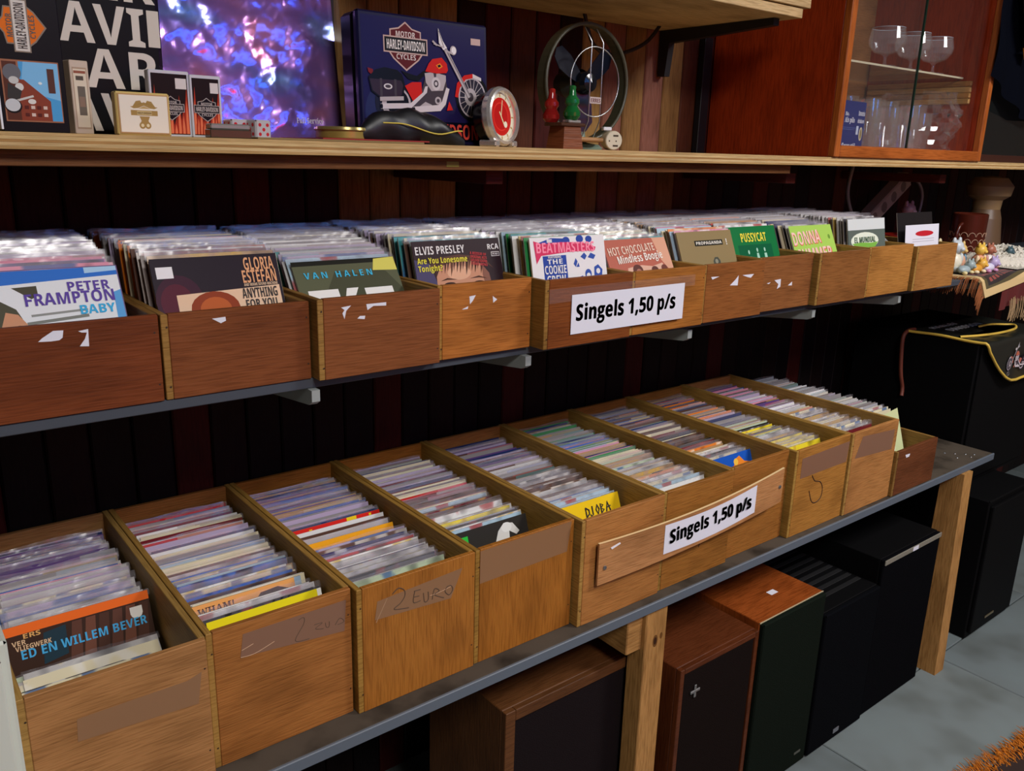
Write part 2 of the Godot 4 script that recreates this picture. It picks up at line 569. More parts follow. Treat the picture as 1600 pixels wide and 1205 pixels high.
	bx(st, Vector3(1.80, 1.402, 0.003) - o, Vector3(1.83, 1.671, 0.02) - o, 1, 0.001)
	obj("upright", st, hexm("101116", 0.5), t)

# ---------------------------------------------------------------- crates
const LX := [0.164, 0.3748, 0.5799, 0.7867, 0.9948, 1.2029, 1.4099, 1.6073, 1.8187, 2.0255, 2.2322]
const LZ := [0.4973, 0.4872, 0.4987, 0.4961, 0.513, 0.5091, 0.5002, 0.5167, 0.5212, 0.5286]
const LC := ["b1804e", "ab7038", "ac6f2c", "ac6e29", "b67c42", "9f6a2e", "a16a2f", "b27c38", "b78048", "6f4024"]
const UX := [0.163, 0.3731, 0.5664, 0.762, 0.9429, 1.142, 1.3402, 1.5303, 1.7221, 1.9273, 2.1307, 2.3392]
const UZ := [0.4174, 0.4168, 0.4354, 0.4248, 0.4556, 0.4502, 0.4439, 0.4298, 0.4437, 0.4398, 0.4495]
const UC := ["7a3e1e", "834a27", "88502b", "b87232", "82461c", "ac6e2e", "965c2c", "915c31", "925f30", "b57d3c", "b07a40"]
const ORD := ["first", "second", "third", "fourth", "fifth", "sixth", "seventh", "eighth", "ninth", "tenth", "eleventh", "twelfth", "thirteenth", "fourteenth", "fifteenth", "sixteenth", "seventeenth", "eighteenth", "nineteenth", "twentieth", "twenty-first", "twenty-second", "twenty-third", "twenty-fourth", "twenty-fifth", "twenty-sixth"]

func crate(x0: float, x1: float, y: float, h: float, z0: float, z1: float, c: Color, upright: bool, label: String, group: String, base := 0.004) -> Node3D:
	var t := thing("record_crate", label, "crate", Vector3((x0 + x1) * 0.5, y, z1), group)
	var o := t.position
	var e := 0.0006
	var w := 0.0085
	x0 += e; x1 -= e
	var wm := wood(c)
	var sm := wood(c.lerp(Color("a88e48"), 0.6))
	box("front_panel", Vector3(x0 + w, y, z1 - w) - o, Vector3(x1 - w * 0.2, y + h, z1) - o, wm, t, 1 if upright else 0)
	box("side_panel", Vector3(x0, y, z0) - o, Vector3(x0 + w, y + h - 0.0005, z1 - 0.0005) - o, sm, t, 2)
	box("side_panel", Vector3(x1 - w, y, z0) - o, Vector3(x1, y + h - 0.0005, z1 - w - 0.0002) - o, sm, t, 2)
	box("back_panel", Vector3(x0 + w, y, z0) - o, Vector3(x1 - w, y + h - 0.002, z0 + w) - o, wood(c.darkened(0.1)), t, 0)
	box("bottom_panel", Vector3(x0 + w, y, z0 + w) - o, Vector3(x1 - w, y + base, z1 - w) - o, sm, t, 0)
	if not M.has("nail"):
		M.nail = hexm("3a2a20", 0.5, 0.3)
		M.nail_shape = _disc(0.0013)
	for p in [[x0 + 0.006, 0.15], [x0 + 0.006, 0.85], [x1 - 0.006, 0.2], [x1 - 0.006, 0.8]]:
		obj("nail_head", M.nail_shape, M.nail, t, Vector3(p[0] + rng.randf_range(-0.001, 0.001), y + h * p[1], z1 + 0.0001) - o)
	return t

func _disc(r: float) -> ArrayMesh:
	var st := tool()
	var z := 0.0003
	for i in 8:
		var a := TAU * i / 8
		var b := TAU * (i + 1) / 8
		for p in [Vector3(0, 0, z), Vector3(cos(b) * r, sin(b) * r, 0), Vector3(cos(a) * r, sin(a) * r, 0)]: v3(st, p, Vector3.BACK, Vector2.ZERO)
	return st.commit()

# world (x, y) outline on a crate front -> thin patch
func patch(called: String, t: Node3D, pts: Array, m: Material, lift := 0.0003, thick := 0.0004) -> MeshInstance3D:
	var st := tool()
	var p := pv(pts)
	for i in p.size(): p[i] -= Vector2(t.position.x, t.position.y)
	prism(st, p, lift - thick, lift)
	return obj(called, st, m, t)

func stroke(called: String, t: Node3D, lines: Array, r: float, m: Material, smooth := true) -> MeshInstance3D:
	var st := tool()
	for l in lines:
		var cv := Curve3D.new()
		var pts := pv(l)
		for i in pts.size():
			var p := Vector3(pts[i].x - t.position.x, pts[i].y - t.position.y, 0.0002)
			var d := Vector3.ZERO
			if smooth and i > 0 and i < pts.size() - 1:
				d = Vector3(pts[i + 1].x - pts[i - 1].x, pts[i + 1].y - pts[i - 1].y, 0) / 6.0
			cv.add_point(p, -d, d)
		cv.bake_interval = 0.002
		var bk := cv.get_baked_points()
		var q: Array = []
		for b in bk: q.append(b)
		if q.size() > 1: tube(st, q, r, 5)
	return obj(called, st, m, t)

func crates() -> void:
	var ll := ["pale wooden table crate at the far left end with a torn-topped tape patch", "reddish table crate with a wide grey tape patch and faint pencilled price", "upright-grained table crate with 2 EURO pencilled on a tape patch", "honey-brown table crate with plain tape patch, left of the signboard crates", "wide-fronted pale table crate behind the left end of the signboard", "table crate behind the middle of the price signboard", "table crate behind the right end of the price signboard", "table crate marked with a large pen S below its tape patch", "table crate with pale water-stained front and a dark tape patch", "low dark brown crate at the right end of the table"]
	var lowers: Array = []
	for i in 10:
		lowers.append(crate(LX[i], LX[i + 1], TT + 0.0004, 0.1995 if i < 9 else 0.1157, 0.02, LZ[i], Color(LC[i]), i in [2, 3], ll[i], "record crates on the table", 0.0170 if i < 9 else 0.004))
	var tape := hexm("8d6848", 0.3)
	var tape2 := hexm("84604a", 0.3)
	for p in [[0, [0.2217, 0.7522, 0.3467, 0.7517, 0.3645, 0.7575, 0.3579, 0.7144, 0.2199, 0.7225]], [1, [0.4227, 0.7840, 0.5700, 0.7847, 0.5665, 0.7370, 0.4176, 0.7515]], [2, [0.6130, 0.7727, 0.7606, 0.7809, 0.7395, 0.7362, 0.6087, 0.7443]], [3, [0.7960, 0.7968, 0.9862, 0.7979, 0.9784, 0.7440, 0.7960, 0.7410]], [7, [0.6312 + 1, 0.7795, 1.8160, 0.7837, 1.8119, 0.7351, 1.6309, 0.7336]], [8, [1.8631, 0.7864, 2.0084, 0.7773, 2.0053, 0.7280, 1.8395, 0.7371]]]:
		patch("tape_patch", lowers[p[0]], p[1], tape if p[0] in [0, 2, 3] else tape2)
	var pencil := hexm("54402f", 0.8)
	stroke("handwriting", lowers[2], [[0.6378, 0.7765, 0.6476, 0.7827, 0.6573, 0.7768, 0.6582, 0.7670, 0.6512, 0.7580, 0.6404, 0.7512, 0.6650, 0.7457], [0.6741, 0.7694, 0.6852, 0.7687], [0.6751, 0.7681, 0.6730, 0.7516, 0.6852, 0.7504], [0.6741, 0.7599, 0.6831, 0.7588], [0.6903, 0.7613, 0.6923, 0.7461, 0.6985, 0.7479, 0.6985, 0.7605], [0.7057, 0.7455, 0.7098, 0.7617, 0.7182, 0.7560, 0.7098, 0.7519, 0.7267, 0.7415], [0.7329, 0.7581, 0.7287, 0.7516, 0.7363, 0.7432, 0.7426, 0.7501, 0.7393, 0.7580, 0.7329, 0.7581]], 0.0008, pencil)
	stroke("handwriting", lowers[1], [[0.4988, 0.7775, 0.5065, 0.7792, 0.5061, 0.7696, 0.4934, 0.7483, 0.5136, 0.7444], [0.5212, 0.7624, 0.5334, 0.7617, 0.5230, 0.7560, 0.5348, 0.7521], [0.5380, 0.7600, 0.5390, 0.7530, 0.5430, 0.7520, 0.5438, 0.7600], [0.5525, 0.7513, 0.5599, 0.7596, 0.5660, 0.7520, 0.5560, 0.7505]], 0.0005, pencil)
	stroke("pen_mark", lowers[7], [[1.6772, 0.7317, 1.6907, 0.7162, 1.7131, 0.7086, 1.7254, 0.6906, 1.7220, 0.6685, 1.7026, 0.6618, 1.6865, 0.6696, 1.6725, 0.6968]], 0.0010, hexm("2a1710", 0.7))
	stroke("pen_mark", lowers[5], [[1.3193, 0.6735, 1.3152, 0.6610]], 0.0008, hexm("2a1710", 0.7))
	stroke("tape_edge", lowers[1], [[0.4176, 0.7515, 0.4364, 0.7504, 0.4641, 0.7583], [0.4198, 0.7610, 0.4356, 0.7654]], 0.0007, hexm("b08a68", 0.4))
	stroke("tape_edge", lowers[2], [[0.6105, 0.7399, 0.6291, 0.7729], [0.7016, 0.7527, 0.7182, 0.7531, 0.7394, 0.7560]], 0.0007, hexm("b08a68", 0.4))
	patch("paper_scrap", lowers[9], [2.0666, 0.7017, 2.0898, 0.7008, 2.0868, 0.6937, 2.0733, 0.6931], M.paper)
	# upper row
	var ul := ["dark red-brown shelf crate at the far left with two torn paper scraps", "shelf crate second from left with one small paper scrap under its rim", "protruding shelf crate third from left with three torn paper scraps", "orange-brown shelf crate, fourth from left, right of the protruding crate", "dark shelf crate behind the left half of the white price sign", "lighter shelf crate behind the right half of the white price sign", "shelf crate right of the price sign with three paper scraps", "shelf crate with small torn scraps below a green record cover", "shelf crate with notched left corner, below the pale green cover", "light brown shelf crate second from right in the upper row", "light brown shelf crate at the right end beside the figurines"]
	var ups: Array = []
	for i in 11:
		var h: float = [0.1065, 0.106, 0.1105, 0.1125, 0.1115, 0.111, 0.1105, 0.1115, 0.1125, 0.115, 0.109][i]
		ups.append(crate(UX[i], UX[i + 1], US + 0.0004, h, 0.045, UZ[i], Color(UC[i]), false, ul[i], "record crates on the wall shelf", 0.0075))
	var sc := [[0, [0.2427, 1.1778, 0.2471, 1.1816, 0.2586, 1.1886, 0.2688, 1.1881, 0.2673, 1.1800, 0.2638, 1.1775, 0.2555, 1.1770]], [0, [0.2837, 1.1855, 0.2942, 1.1870, 0.2933, 1.1670, 0.2837, 1.1681, 0.2898, 1.1760, 0.2925, 1.1831, 0.2872, 1.1836]],
		[1, [0.4348, 1.1847, 0.4516, 1.1855, 0.4521, 1.1806, 0.4455, 1.1780]], [2, [0.6012, 1.1865, 0.6159, 1.1879, 0.6086, 1.1812, 0.6058, 1.1703, 0.6030, 1.1784, 0.6061, 1.1826]], [2, [0.6391, 1.1877, 0.6701, 1.1878, 0.6700, 1.1831, 0.6501, 1.1844, 0.6408, 1.1794]], [2, [0.6252, 1.1691, 0.6289, 1.1723, 0.6372, 1.1719, 0.6361, 1.1673]],
		[3, [0.8194, 1.1818, 0.8311, 1.1829, 0.8258, 1.1748, 0.8206, 1.1700]], [3, [0.8057, 1.1631, 0.8175, 1.1672, 0.8166, 1.1631]], [3, [0.8634, 1.1789, 0.8721, 1.1729, 0.8646, 1.1683]],
		[6, [1.3622, 1.1765, 1.3868, 1.1760, 1.3667, 1.1713]], [6, [1.4214, 1.1564, 1.4368, 1.1664, 1.4455, 1.1740, 1.4454, 1.1546]], [6, [1.4576, 1.1737, 1.4942, 1.1738, 1.4851, 1.1668, 1.4745, 1.1688]],
		[7, [1.5605, 1.1480, 1.5732, 1.1497, 1.5673, 1.1462]], [7, [1.5858, 1.1528, 1.6078, 1.1539, 1.6086, 1.1378, 1.5973, 1.1339, 1.6008, 1.1437]], [7, [1.6356, 1.1385, 1.6493, 1.1456, 1.6496, 1.1375]]]
	for s in sc: patch("paper_scrap", ups[s[0]], s[1], M.paper)
	# white sign taped across two upper crates
	var t := thing("price_sign", "white paper price sign taped across two crates of the upper row", "sign", Vector3(1.136, 1.1415, 0.4572))
	box("paper", Vector3(-0.137, -0.0325, -0.0004), Vector3(0.137, 0.0325, 0.0002), M.paper, t, 0, 0.0001)
	bold("lettering", t, "Singels 1,50 p/s", 0.0255, Vector3(-0.006, -0.001, 0.0003), hexm("100e14", 0.8), 0.240, Vector3.ZERO, wide, 0.00075)
	var st := tool()
	quad(st, Vector3(-0.185, 0.022, -0.0002), Vector3(0.165, 0.026, -0.0002), Vector3(0.165, 0.046, -0.0002), Vector3(-0.185, 0.045, -0.0002))
	obj("tape", st, M.plastic, t)
	# bowed signboard on the table crates
	t = thing("signboard", "bowed thin plywood board with white price sign screwed across three table crates", "sign", Vector3(1.29, 0.728, 0.5165))
	st = tool()
	var n := 26
	var tops: Array = []
	for i in n + 1:
		var u := float(i) / n
		var x := lerpf(-0.262, 0.268, u)
		var sag := 4.0 * u * (1 - u)
		var z := 0.003 + 0.006 * sin(u * PI)
		var yt := lerpf(0.026, 0.049, u) - 0.010 * sag
		tops.append([x, yt, lerpf(-0.053, -0.026, u) - 0.005 * sag, z])
	for i in n:
		var a: Array = tops[i]
		var b: Array = tops[i + 1]
		var th := 0.004
		quad(st, Vector3(a[0], a[2], a[3] + th), Vector3(b[0], b[2], b[3] + th), Vector3(b[0], b[1], b[3] + th), Vector3(a[0], a[1], a[3] + th), Vector2(a[0], a[2]), Vector2(b[0], b[2]), Vector2(b[0], b[1]), Vector2(a[0], a[1]))
		quad(st, Vector3(a[0], a[1], a[3] + th), Vector3(b[0], b[1], b[3] + th), Vector3(b[0], b[1], b[3]), Vector3(a[0], a[1], a[3]), Vector2(a[0], 0), Vector2(b[0], 0), Vector2(b[0], 0.004), Vector2(a[0], 0.004))
		quad(st, Vector3(a[0], a[2], a[3]), Vector3(b[0], b[2], b[3]), Vector3(b[0], b[2], b[3] + th), Vector3(a[0], a[2], a[3] + th), Vector2(a[0], 0), Vector2(b[0], 0), Vector2(b[0], 0.004), Vector2(a[0], 0.004))
		quad(st, Vector3(b[0], b[2], b[3]), Vector3(a[0], a[2], a[3]), Vector3(a[0], a[1], a[3]), Vector3(b[0], b[1], b[3]))
	for i in [0, n]:
		var a: Array = tops[i]
		quad(st, Vector3(a[0], a[2], a[3]), Vector3(a[0], a[2], a[3] + 0.004), Vector3(a[0], a[1], a[3] + 0.004), Vector3(a[0], a[1], a[3]))
	obj("board", st, wood(Color("c08a58"), 0.6), t)
	st = tool()
	for i in n:
		var a: Array = tops[i]
		var b: Array = tops[i + 1]
		quad(st, Vector3(a[0], a[1] + 0.0002, a[3] + 0.0042), Vector3(b[0], b[1] + 0.0002, b[3] + 0.0042), Vector3(b[0], b[1] + 0.0004, b[3] - 0.0002), Vector3(a[0], a[1] + 0.0004, a[3] - 0.0002))
	obj("raw_edge", st, hexm("e2c692", 0.7), t)
	st = tool()
	for s in [[-0.247, -0.022, 0.0], [0.256, 0.010, 0.0]]:
		var ws := tool()
		lathe(ws, [Vector2(0.0042, 0), Vector2(0.0036, 0.0016), Vector2(0.0, 0.002)], 12)
		st.append_from(ws.commit(), 0, Transform3D(Basis(Vector3.RIGHT, PI / 2), Vector3(s[0], s[1], 0.0078)))
	obj("screw_head", st, M.steel, t)
	st = tool()
	var pw := 12
	for i in pw:
		var u0 := float(i) / pw
		var u1 := float(i + 1) / pw
		var q: Array = []
		for u in [u0, u1]:
			var x := lerpf(-0.101, 0.172, u)
			var uu := (x + 0.262) / 0.53
			q.append([x, lerpf(0.020, 0.0345, u) - 0.006 * sin(u * PI), lerpf(-0.038, -0.0245, u) - 0.005 * sin(u * PI), 0.0075 + 0.006 * sin(uu * PI)])
		quad(st, Vector3(q[0][0], q[0][2], q[0][3]), Vector3(q[1][0], q[1][2], q[1][3]), Vector3(q[1][0], q[1][1], q[1][3]), Vector3(q[0][0], q[0][1], q[0][3]))
	obj("paper", st, M.paper, t)
	bold("lettering", t, "Singels 1,50 p/s", 0.0255, Vector3(0.033, -0.004, 0.0142), hexm("100e14", 0.8), 0.240, Vector3(0, 0, 2.8), wide, 0.00075)
	patch("tape_bit", t, [1.057, 0.737, 1.078, 0.742, 1.076, 0.745, 1.054, 0.741], M.white, 0.009, 0.0005)

# ---------------------------------------------------------------- records
const PAL := {"white": "e4e2e0", "cream": "ddd2b0", "pale grey": "bdbab8", "grey": "8d8888", "pale green": "b9c8a8", "pale blue": "a9c4d4", "lilac": "b3a3bf", "purple": "5c4478", "navy": "26305f", "blue": "2d5fb0", "black": "1a181b", "brown": "5e4236", "tan": "b08a5c", "orange": "e07a22", "red": "c22a22", "dark red": "6e1f24", "pink": "d888a0", "yellow": "eed62c", "green": "2c8a48", "teal": "3b8f92"}
var print_mat := {}
var sleeve_mesh: Array = []
var cover_mesh: Array = []
var edge_mat: Material
var taken_count := 0
const SS := 0.166          # side of a sleeve; the shapes are drawn for 0.178

func _sleeve_shape(w: float, h: float, th: float) -> ArrayMesh:
	# surface 0: printed faces, surface 1: paper edges
	var am := ArrayMesh.new()
	var st := tool()
	var x := w * 0.5
	var z := th * 0.5
	var bow := 0.0012
	for k in 4:   # slight bow along the width
		var xa := lerpf(-x, x, k / 4.0)
		var xb := lerpf(-x, x, (k + 1) / 4.0)
		var za := z + bow * sin(PI * k / 4.0)
		var zb := z + bow * sin(PI * (k + 1) / 4.0)
		quad(st, Vector3(xa, 0, za), Vector3(xb, 0, zb), Vector3(xb, h, zb), Vector3(xa, h, za), Vector2(k / 4.0, 1), Vector2((k + 1) / 4.0, 1), Vector2((k + 1) / 4.0, 0), Vector2(k / 4.0, 0))
	quad(st, Vector3(x, 0, -z), Vector3(-x, 0, -z), Vector3(-x, h, -z), Vector3(x, h, -z))
	st.commit(am)
	st = tool()
	for k in 4:
		var xa := lerpf(-x, x, k / 4.0)
		var xb := lerpf(-x, x, (k + 1) / 4.0)
		var za := z + bow * sin(PI * k / 4.0)
		var zb := z + bow * sin(PI * (k + 1) / 4.0)
		quad(st, Vector3(xa, h, za), Vector3(xb, h, zb), Vector3(xb, h, -z), Vector3(xa, h, -z))
	quad(st, Vector3(-x, 0, -z), Vector3(-x, 0, z), Vector3(-x, h, z), Vector3(-x, h, -z))
	quad(st, Vector3(x, 0, z), Vector3(x, 0, -z), Vector3(x, h, -z), Vector3(x, h, z))
	quad(st, Vector3(-x, 0, z), Vector3(-x, 0, -z), Vector3(x, 0, -z), Vector3(x, 0, z))
	st.commit(am)
	return am

func _cover_shape(sd: int) -> ArrayMesh:
	var r := RandomNumberGenerator.new()
	r.seed = 900 + sd
	var st := tool()
	var n := 30
	var ph := r.randf() * TAU
	var amp := r.randf_range(0.0006, 0.0016)
	var hh := r.randf_range(0.003, 0.007)
	var jit: Array = []
	for k in (n + 1) * 6: jit.append(r.randf_range(-1, 1))
	for face in [1.0, -1.0]:
		for i in n:
			for j in 2:
				var p: Array = []
				for w in [[i, j], [i + 1, j], [i + 1, j + 1], [i, j + 1]]:
					var x: float = -0.0915 + 0.183 * w[0] / n
					var y: float = 0.171 + (0.007 + hh) * w[1] / 2.0
					var z: float = 0.0019 * face + amp * (0.6 * sin(x * 70.0 + ph + face) + 0.4 * sin(x * 190 + ph * 2) + 0.5 * jit[w[0] * 3 + w[1]]) * w[1] * 0.5 + 0.0003 * jit[w[0] * 3 + 2 - w[1]]
					p.append(Vector3(x, y + 0.0008 * sin(x * 40 + ph) * w[1], z))
				quad(st, p[0], p[1], p[2], p[3])
	st.index()
	st.generate_normals()
	return st.commit()

func sleeve(label: String, key: String, x: float, yb: float, zb: float, zt: float, cover: bool, slide := 0.0) -> Node3D:
	var t := thing("record_sleeve", label, "record", Vector3(x, yb, zb), "single records in the crates")
	var lean := asin(clampf((zb - zt) / SS, -0.9, 0.9))
	t.rotation = Vector3(-lean, slide, 0)
	t.scale = Vector3(SS / 0.178, SS / 0.178, 1.0)
	var o := MeshInstance3D.new()
	o.name = "paper_sleeve"
	o.mesh = sleeve_mesh[taken_count % sleeve_mesh.size()]
	o.set_surface_override_material(0, print_mat[key][taken_count % 3])
	o.set_surface_override_material(1, edge_mat)
	t.add_child(o)
	if cover:
		var c := MeshInstance3D.new()
		c.name = "plastic_cover"
		c.mesh = cover_mesh[taken_count % cover_mesh.size()]
		c.material_override = M.plastic
		t.add_child(c)
	taken_count += 1
	return t

func pick(list: String) -> String:
	var a := list.split(",")
	return a[rng.randi() % a.size()].strip_edges()

func records() -> void:
	edge_mat = hexm("a9a296", 0.8)
	var sd := 40
	for k in PAL:
		var c := Color(PAL[k])
		print_mat[k] = []
		var alt: Array = [Color("e8e4dc"), Color("1d1b20"), Color("a23a38"), Color("3b5a94"), Color("c9a23c")]
		for v in 3:
			sd += 1
			var acc: Color = alt[(sd * 7) % 5]
			var m := mat(Color.WHITE, 0.35)
			m.albedo_texture = noise_tex(0.035, [[0.0, c.darkened(0.45)], [0.3, c], [0.62, c.lightened(0.06)], [0.70, acc.lerp(c, 0.35)], [1.0, acc.lerp(c, 0.15)]], 48, FastNoiseLite.TYPE_SIMPLEX, 2, false, sd) if v < 2 else null
			if v == 2: m.albedo_color = c
			m.uv1_scale = Vector3(1.3, 0.7, 1)
			m.clearcoat_enabled = true
			m.clearcoat = 0.5
			m.clearcoat_roughness = 0.15
			print_mat[k].append(m)
	for i in 3: sleeve_mesh.append(_sleeve_shape(0.178, 0.178 - 0.002 * i, 0.0014 + 0.0003 * i))
	for i in 5: cover_mesh.append(_cover_shape(i))
	var rest := tool()
	var rest_pl := tool()
	var lower_zone := [
		["cream,pale grey,pale green,cream,white", "white,pale grey,pink,pale grey,lilac,blue,cream,lilac", "purple,dark red,lilac,navy,purple,grey,pale grey"],
		["white,cream,lilac,black,white", "white,tan,pale grey,pale blue,cream,blue,brown,cream", "lilac,grey,red,dark red,navy,white,grey,cream,purple"],
		["white,black,pale grey,white,pink,cream,pale green", "brown,white,pale grey,pale grey,red,lilac,navy", "lilac,navy,blue,purple,grey,tan,grey"],
		["white,lilac,black,cream,pale blue,pale green,yellow", "pale green,pale blue,cream,brown,dark red,red,white", "grey,navy,cream,grey,dark red,purple,lilac"],
		["white,pale green,lilac,pale blue,cream,blue", "pale grey,brown,tan,brown,grey,pale grey,brown", "navy,grey,dark red,lilac,white,purple,brown"],
		["white,pale blue,black,cream,white", "pale grey,pale green,cream,tan,pale grey,orange", "grey,blue,navy,tan,pink,lilac,green"],
		["cream,pale green,black,yellow,white,tan", "tan,brown,dark red,brown,cream,black,orange", "navy,blue,grey,pink,navy,grey,brown"],
		["white,pale grey,cream,yellow,black", "cream,pale grey,tan,pale green,yellow,black", "grey,tan,brown,orange,navy,red,lilac"],
		["brown,pale grey,cream,white,pale green", "cream,pale grey,white,tan,pale grey", "lilac,purple,white,pink,black,brown"],
		["white,pale grey,cream", "white,pale grey,grey", "grey,white,pale grey"]]
	var crate_words := ["the leftmost table crate", "the second table crate from left", "the third table crate from left", "the fourth table crate from left", "the fifth table crate from left", "the sixth table crate from left", "the seventh table crate from left", "the table crate marked S", "the water-stained table crate", "the low table crate"]
	# special fronts: [colour, bottom offset from the front panel, top offset]
	for i in 10:
		var yb := TT + (0.0178 if i < 9 else 0.0048)
		var zin: float = LZ[i] - 0.0085
		var xc: float = (LX[i] + LX[i + 1]) * 0.5
		var zb: float = zin - 0.004
		var zt: float = zb - 0.055
		if i == 0: zt = zb - 0.136
		if i == 3:
			zb = zin - 0.046; zt = zb - 0.052
		if i == 4:
			zb = zin - 0.038; zt = zb - 0.058
		if i == 6:
			zb = zin - 0.030; zt = zb - 0.055
		if i == 8: zt = zb - 0.050
		if i == 9: zt = zb - 0.062
		var n := 0
		while zb > 0.045 and zt > 0.034:
			var zone: String = lower_zone[i][0] if n < 9 else (lower_zone[i][1] if n < 30 else lower_zone[i][2])
			var key := pick(zone)
			var wanted := ""
			if i == 0 and n == 9:
				zb = minf(zb, 0.366); zt = 0.304; wanted = "bever"
			if i == 1 and n == 0: wanted = "yellow"
			if i == 1 and n == 7: wanted = "wham"
			if i == 3 and n == 0: wanted = "figure"
			if i == 4 and n == 0: wanted = "djoba"
			if i == 6 and n == 0: wanted = "bluecover"
			if i == 2 and n == 21: wanted = "orangeband"
			if i == 2 and n == 27: wanted = "redband"
			if i == 8 and n == 0: key = "dark red"
			if wanted in ["wham", "orangeband", "redband"]:
				var gap: float = {"wham": 0.014, "orangeband": 0.012, "redband": 0.008}[wanted]
				zb -= gap; zt -= gap
			elif wanted != "": zt -= 0.002
			var jx := rng.randf_range(-0.007, 0.007)
			var jy := rng.randf_range(0.0, 0.004)
			if i == 9 and n == 0:
				var s9 := sleeve("pale yellow-green record cover with black picture, tilting up out of the low table crate", "pale green", xc + 0.008, yb + 0.0, zb - 0.05, zt - 0.030, false, 0.0)
				s9.rotation.z = 0.10
				art("print", s9, [[Color("ccd4a0"), rc(-0.089, 0, 0.178, 0.178)], [Color("1c1c18"), pv([-0.088, 0.0, -0.02, 0.0, -0.02, 0.08, -0.05, 0.10, -0.07, 0.07, -0.088, 0.09])], [Color("e8ecd0"), el(0.03, 0.09, 0.02, 0.03)], [Color("3a3c30"), el(0.02, 0.06, 0.012, 0.02)]], Vector3(0, 0, 0.0026))
				n += 1; zb -= 0.075; zt -= 0.055
				continue
			if i == 9 and n > 7 or n >= 23 and not (wanted != ""):
				_add_rest(rest, rest_pl, key, xc + jx, yb + jy, zb, zt)
			else:
				var lab := "%s record sleeve%s, %s from the front in %s" % [key, "", ORD[n] if n < ORD.size() else "about thirtieth", crate_words[i]]
				if wanted == "bever": lab = "dark record cover with orange top band and blue capitals in the leftmost table crate"
				if wanted == "yellow": lab = "bright yellow record cover at the very front of the second table crate"
				if wanted == "wham": lab = "orange record cover with a dark head of hair in the second table crate"
				if wanted == "figure": lab = "dark record cover with pale figure and green price sticker in the fourth table crate"
				if wanted == "djoba": lab = "yellow record cover with handwritten name at the front of the fifth table crate"
				if wanted == "bluecover": lab = "blue record cover with orange figure at the front of the seventh table crate"
				if wanted == "orangeband": lab = "record cover with a bright orange and yellow band in the third table crate"
				if wanted == "redband": lab = "record cover with a red band and yellow marks in the third table crate"
				if wanted != "": key = {"bever": "brown", "yellow": "yellow", "wham": "tan", "figure": "black", "djoba": "yellow", "bluecover": "blue", "orangeband": "orange", "redband": "red"}[wanted]
				var s := sleeve(lab, key, xc + jx, yb + jy, zb, zt, rng.randf() < 0.5 and wanted == "" or wanted == "bever")
				if wanted == "bever": s.scale = Vector3.ONE
				if wanted != "": lower_cover(s, wanted)
			n += 1
			var step := rng.randf_range(0.0044, 0.0078)
			if rng.randf() < 0.2: step += rng.randf_range(0.003, 0.010)
			if n < 9: step = rng.randf_range(0.0040, 0.0062)
			if wanted == "figure" or wanted == "yellow": step = 0.005
			if wanted in ["orangeband", "redband", "wham"]: step = 0.006
			var rel: float = 0.0
			var lean := zb - zt
			if lean < 0.03: rel = 0.0015
			elif lean > 0.062: rel = -0.0012
			zb -= step
			zt -= maxf(0.0034, step + rel + rng.randf_range(-0.0006, 0.0006))
	upper_records(rest, rest_pl)
	var am := ArrayMesh.new()
	rest.commit(am)
	rest_pl.commit(am)
	var o := MeshInstance3D.new()
	o.name = "record_sleeves"
	o.mesh = am
	o.set_surface_override_material(0, M.gloss_ink)
	o.set_surface_override_material(1, M.plastic)
	add_child(o)
	meta(o, "packed rows of further record sleeves filling the rear of the wooden crates", "records")
	o.set_meta("kind", "stuff")

func _add_rest(st: SurfaceTool, pl: SurfaceTool, key: String, x: float, yb: float, zb: float, zt: float) -> void:
	var lean := asin(clampf((zb - zt) / SS, -0.9, 0.9))
	var tr := Transform3D(Basis(Vector3.RIGHT, -lean) * Basis.from_scale(Vector3(SS / 0.178, SS / 0.178, 1.0)), Vector3(x, yb, zb))
	var c := Color(PAL[key]).srgb_to_linear()
	var ec := Color("a9a296").srgb_to_linear().lerp(c, 0.4)
	var w := 0.089
	var h := 0.178
	var z := 0.0012
	var band: Color = Color(PAL[PAL.keys()[rng.randi() % PAL.size()]]).srgb_to_linear()
	# front face split in two tones, so that each sleeve shows a print
	var m := rng.randf_range(-0.5, 0.6) * w
	var q := func(a: Vector3, b: Vector3, cc: Vector3, d: Vector3, col: Color) -> void:
		quad(st, tr * a, tr * b, tr * cc, tr * d, Vector2.ZERO, Vector2.RIGHT, Vector2.ONE, Vector2.DOWN, col)
	q.call(Vector3(-w, 0, z), Vector3(m, 0, z), Vector3(m, h, z), Vector3(-w, h, z), c)
	q.call(Vector3(m, 0, z), Vector3(w, 0, z), Vector3(w, h, z), Vector3(m, h, z), c.lerp(band, 0.35 if rng.randf() < 0.4 else 0.0))
	q.call(Vector3(w, 0, -z), Vector3(-w, 0, -z), Vector3(-w, h, -z), Vector3(w, h, -z), c)
	q.call(Vector3(-w, h, z), Vector3(w, h, z), Vector3(w, h, -z), Vector3(-w, h, -z), ec)
	q.call(Vector3(-w, 0, -z), Vector3(-w, 0, z), Vector3(-w, h, z), Vector3(-w, h, -z), ec)
	if rng.randf() < (0.5 if yb < 1.0 else 0.7):
		var cm: ArrayMesh = cover_mesh[rng.randi() % cover_mesh.size()]
		pl.append_from(cm, 0, tr)

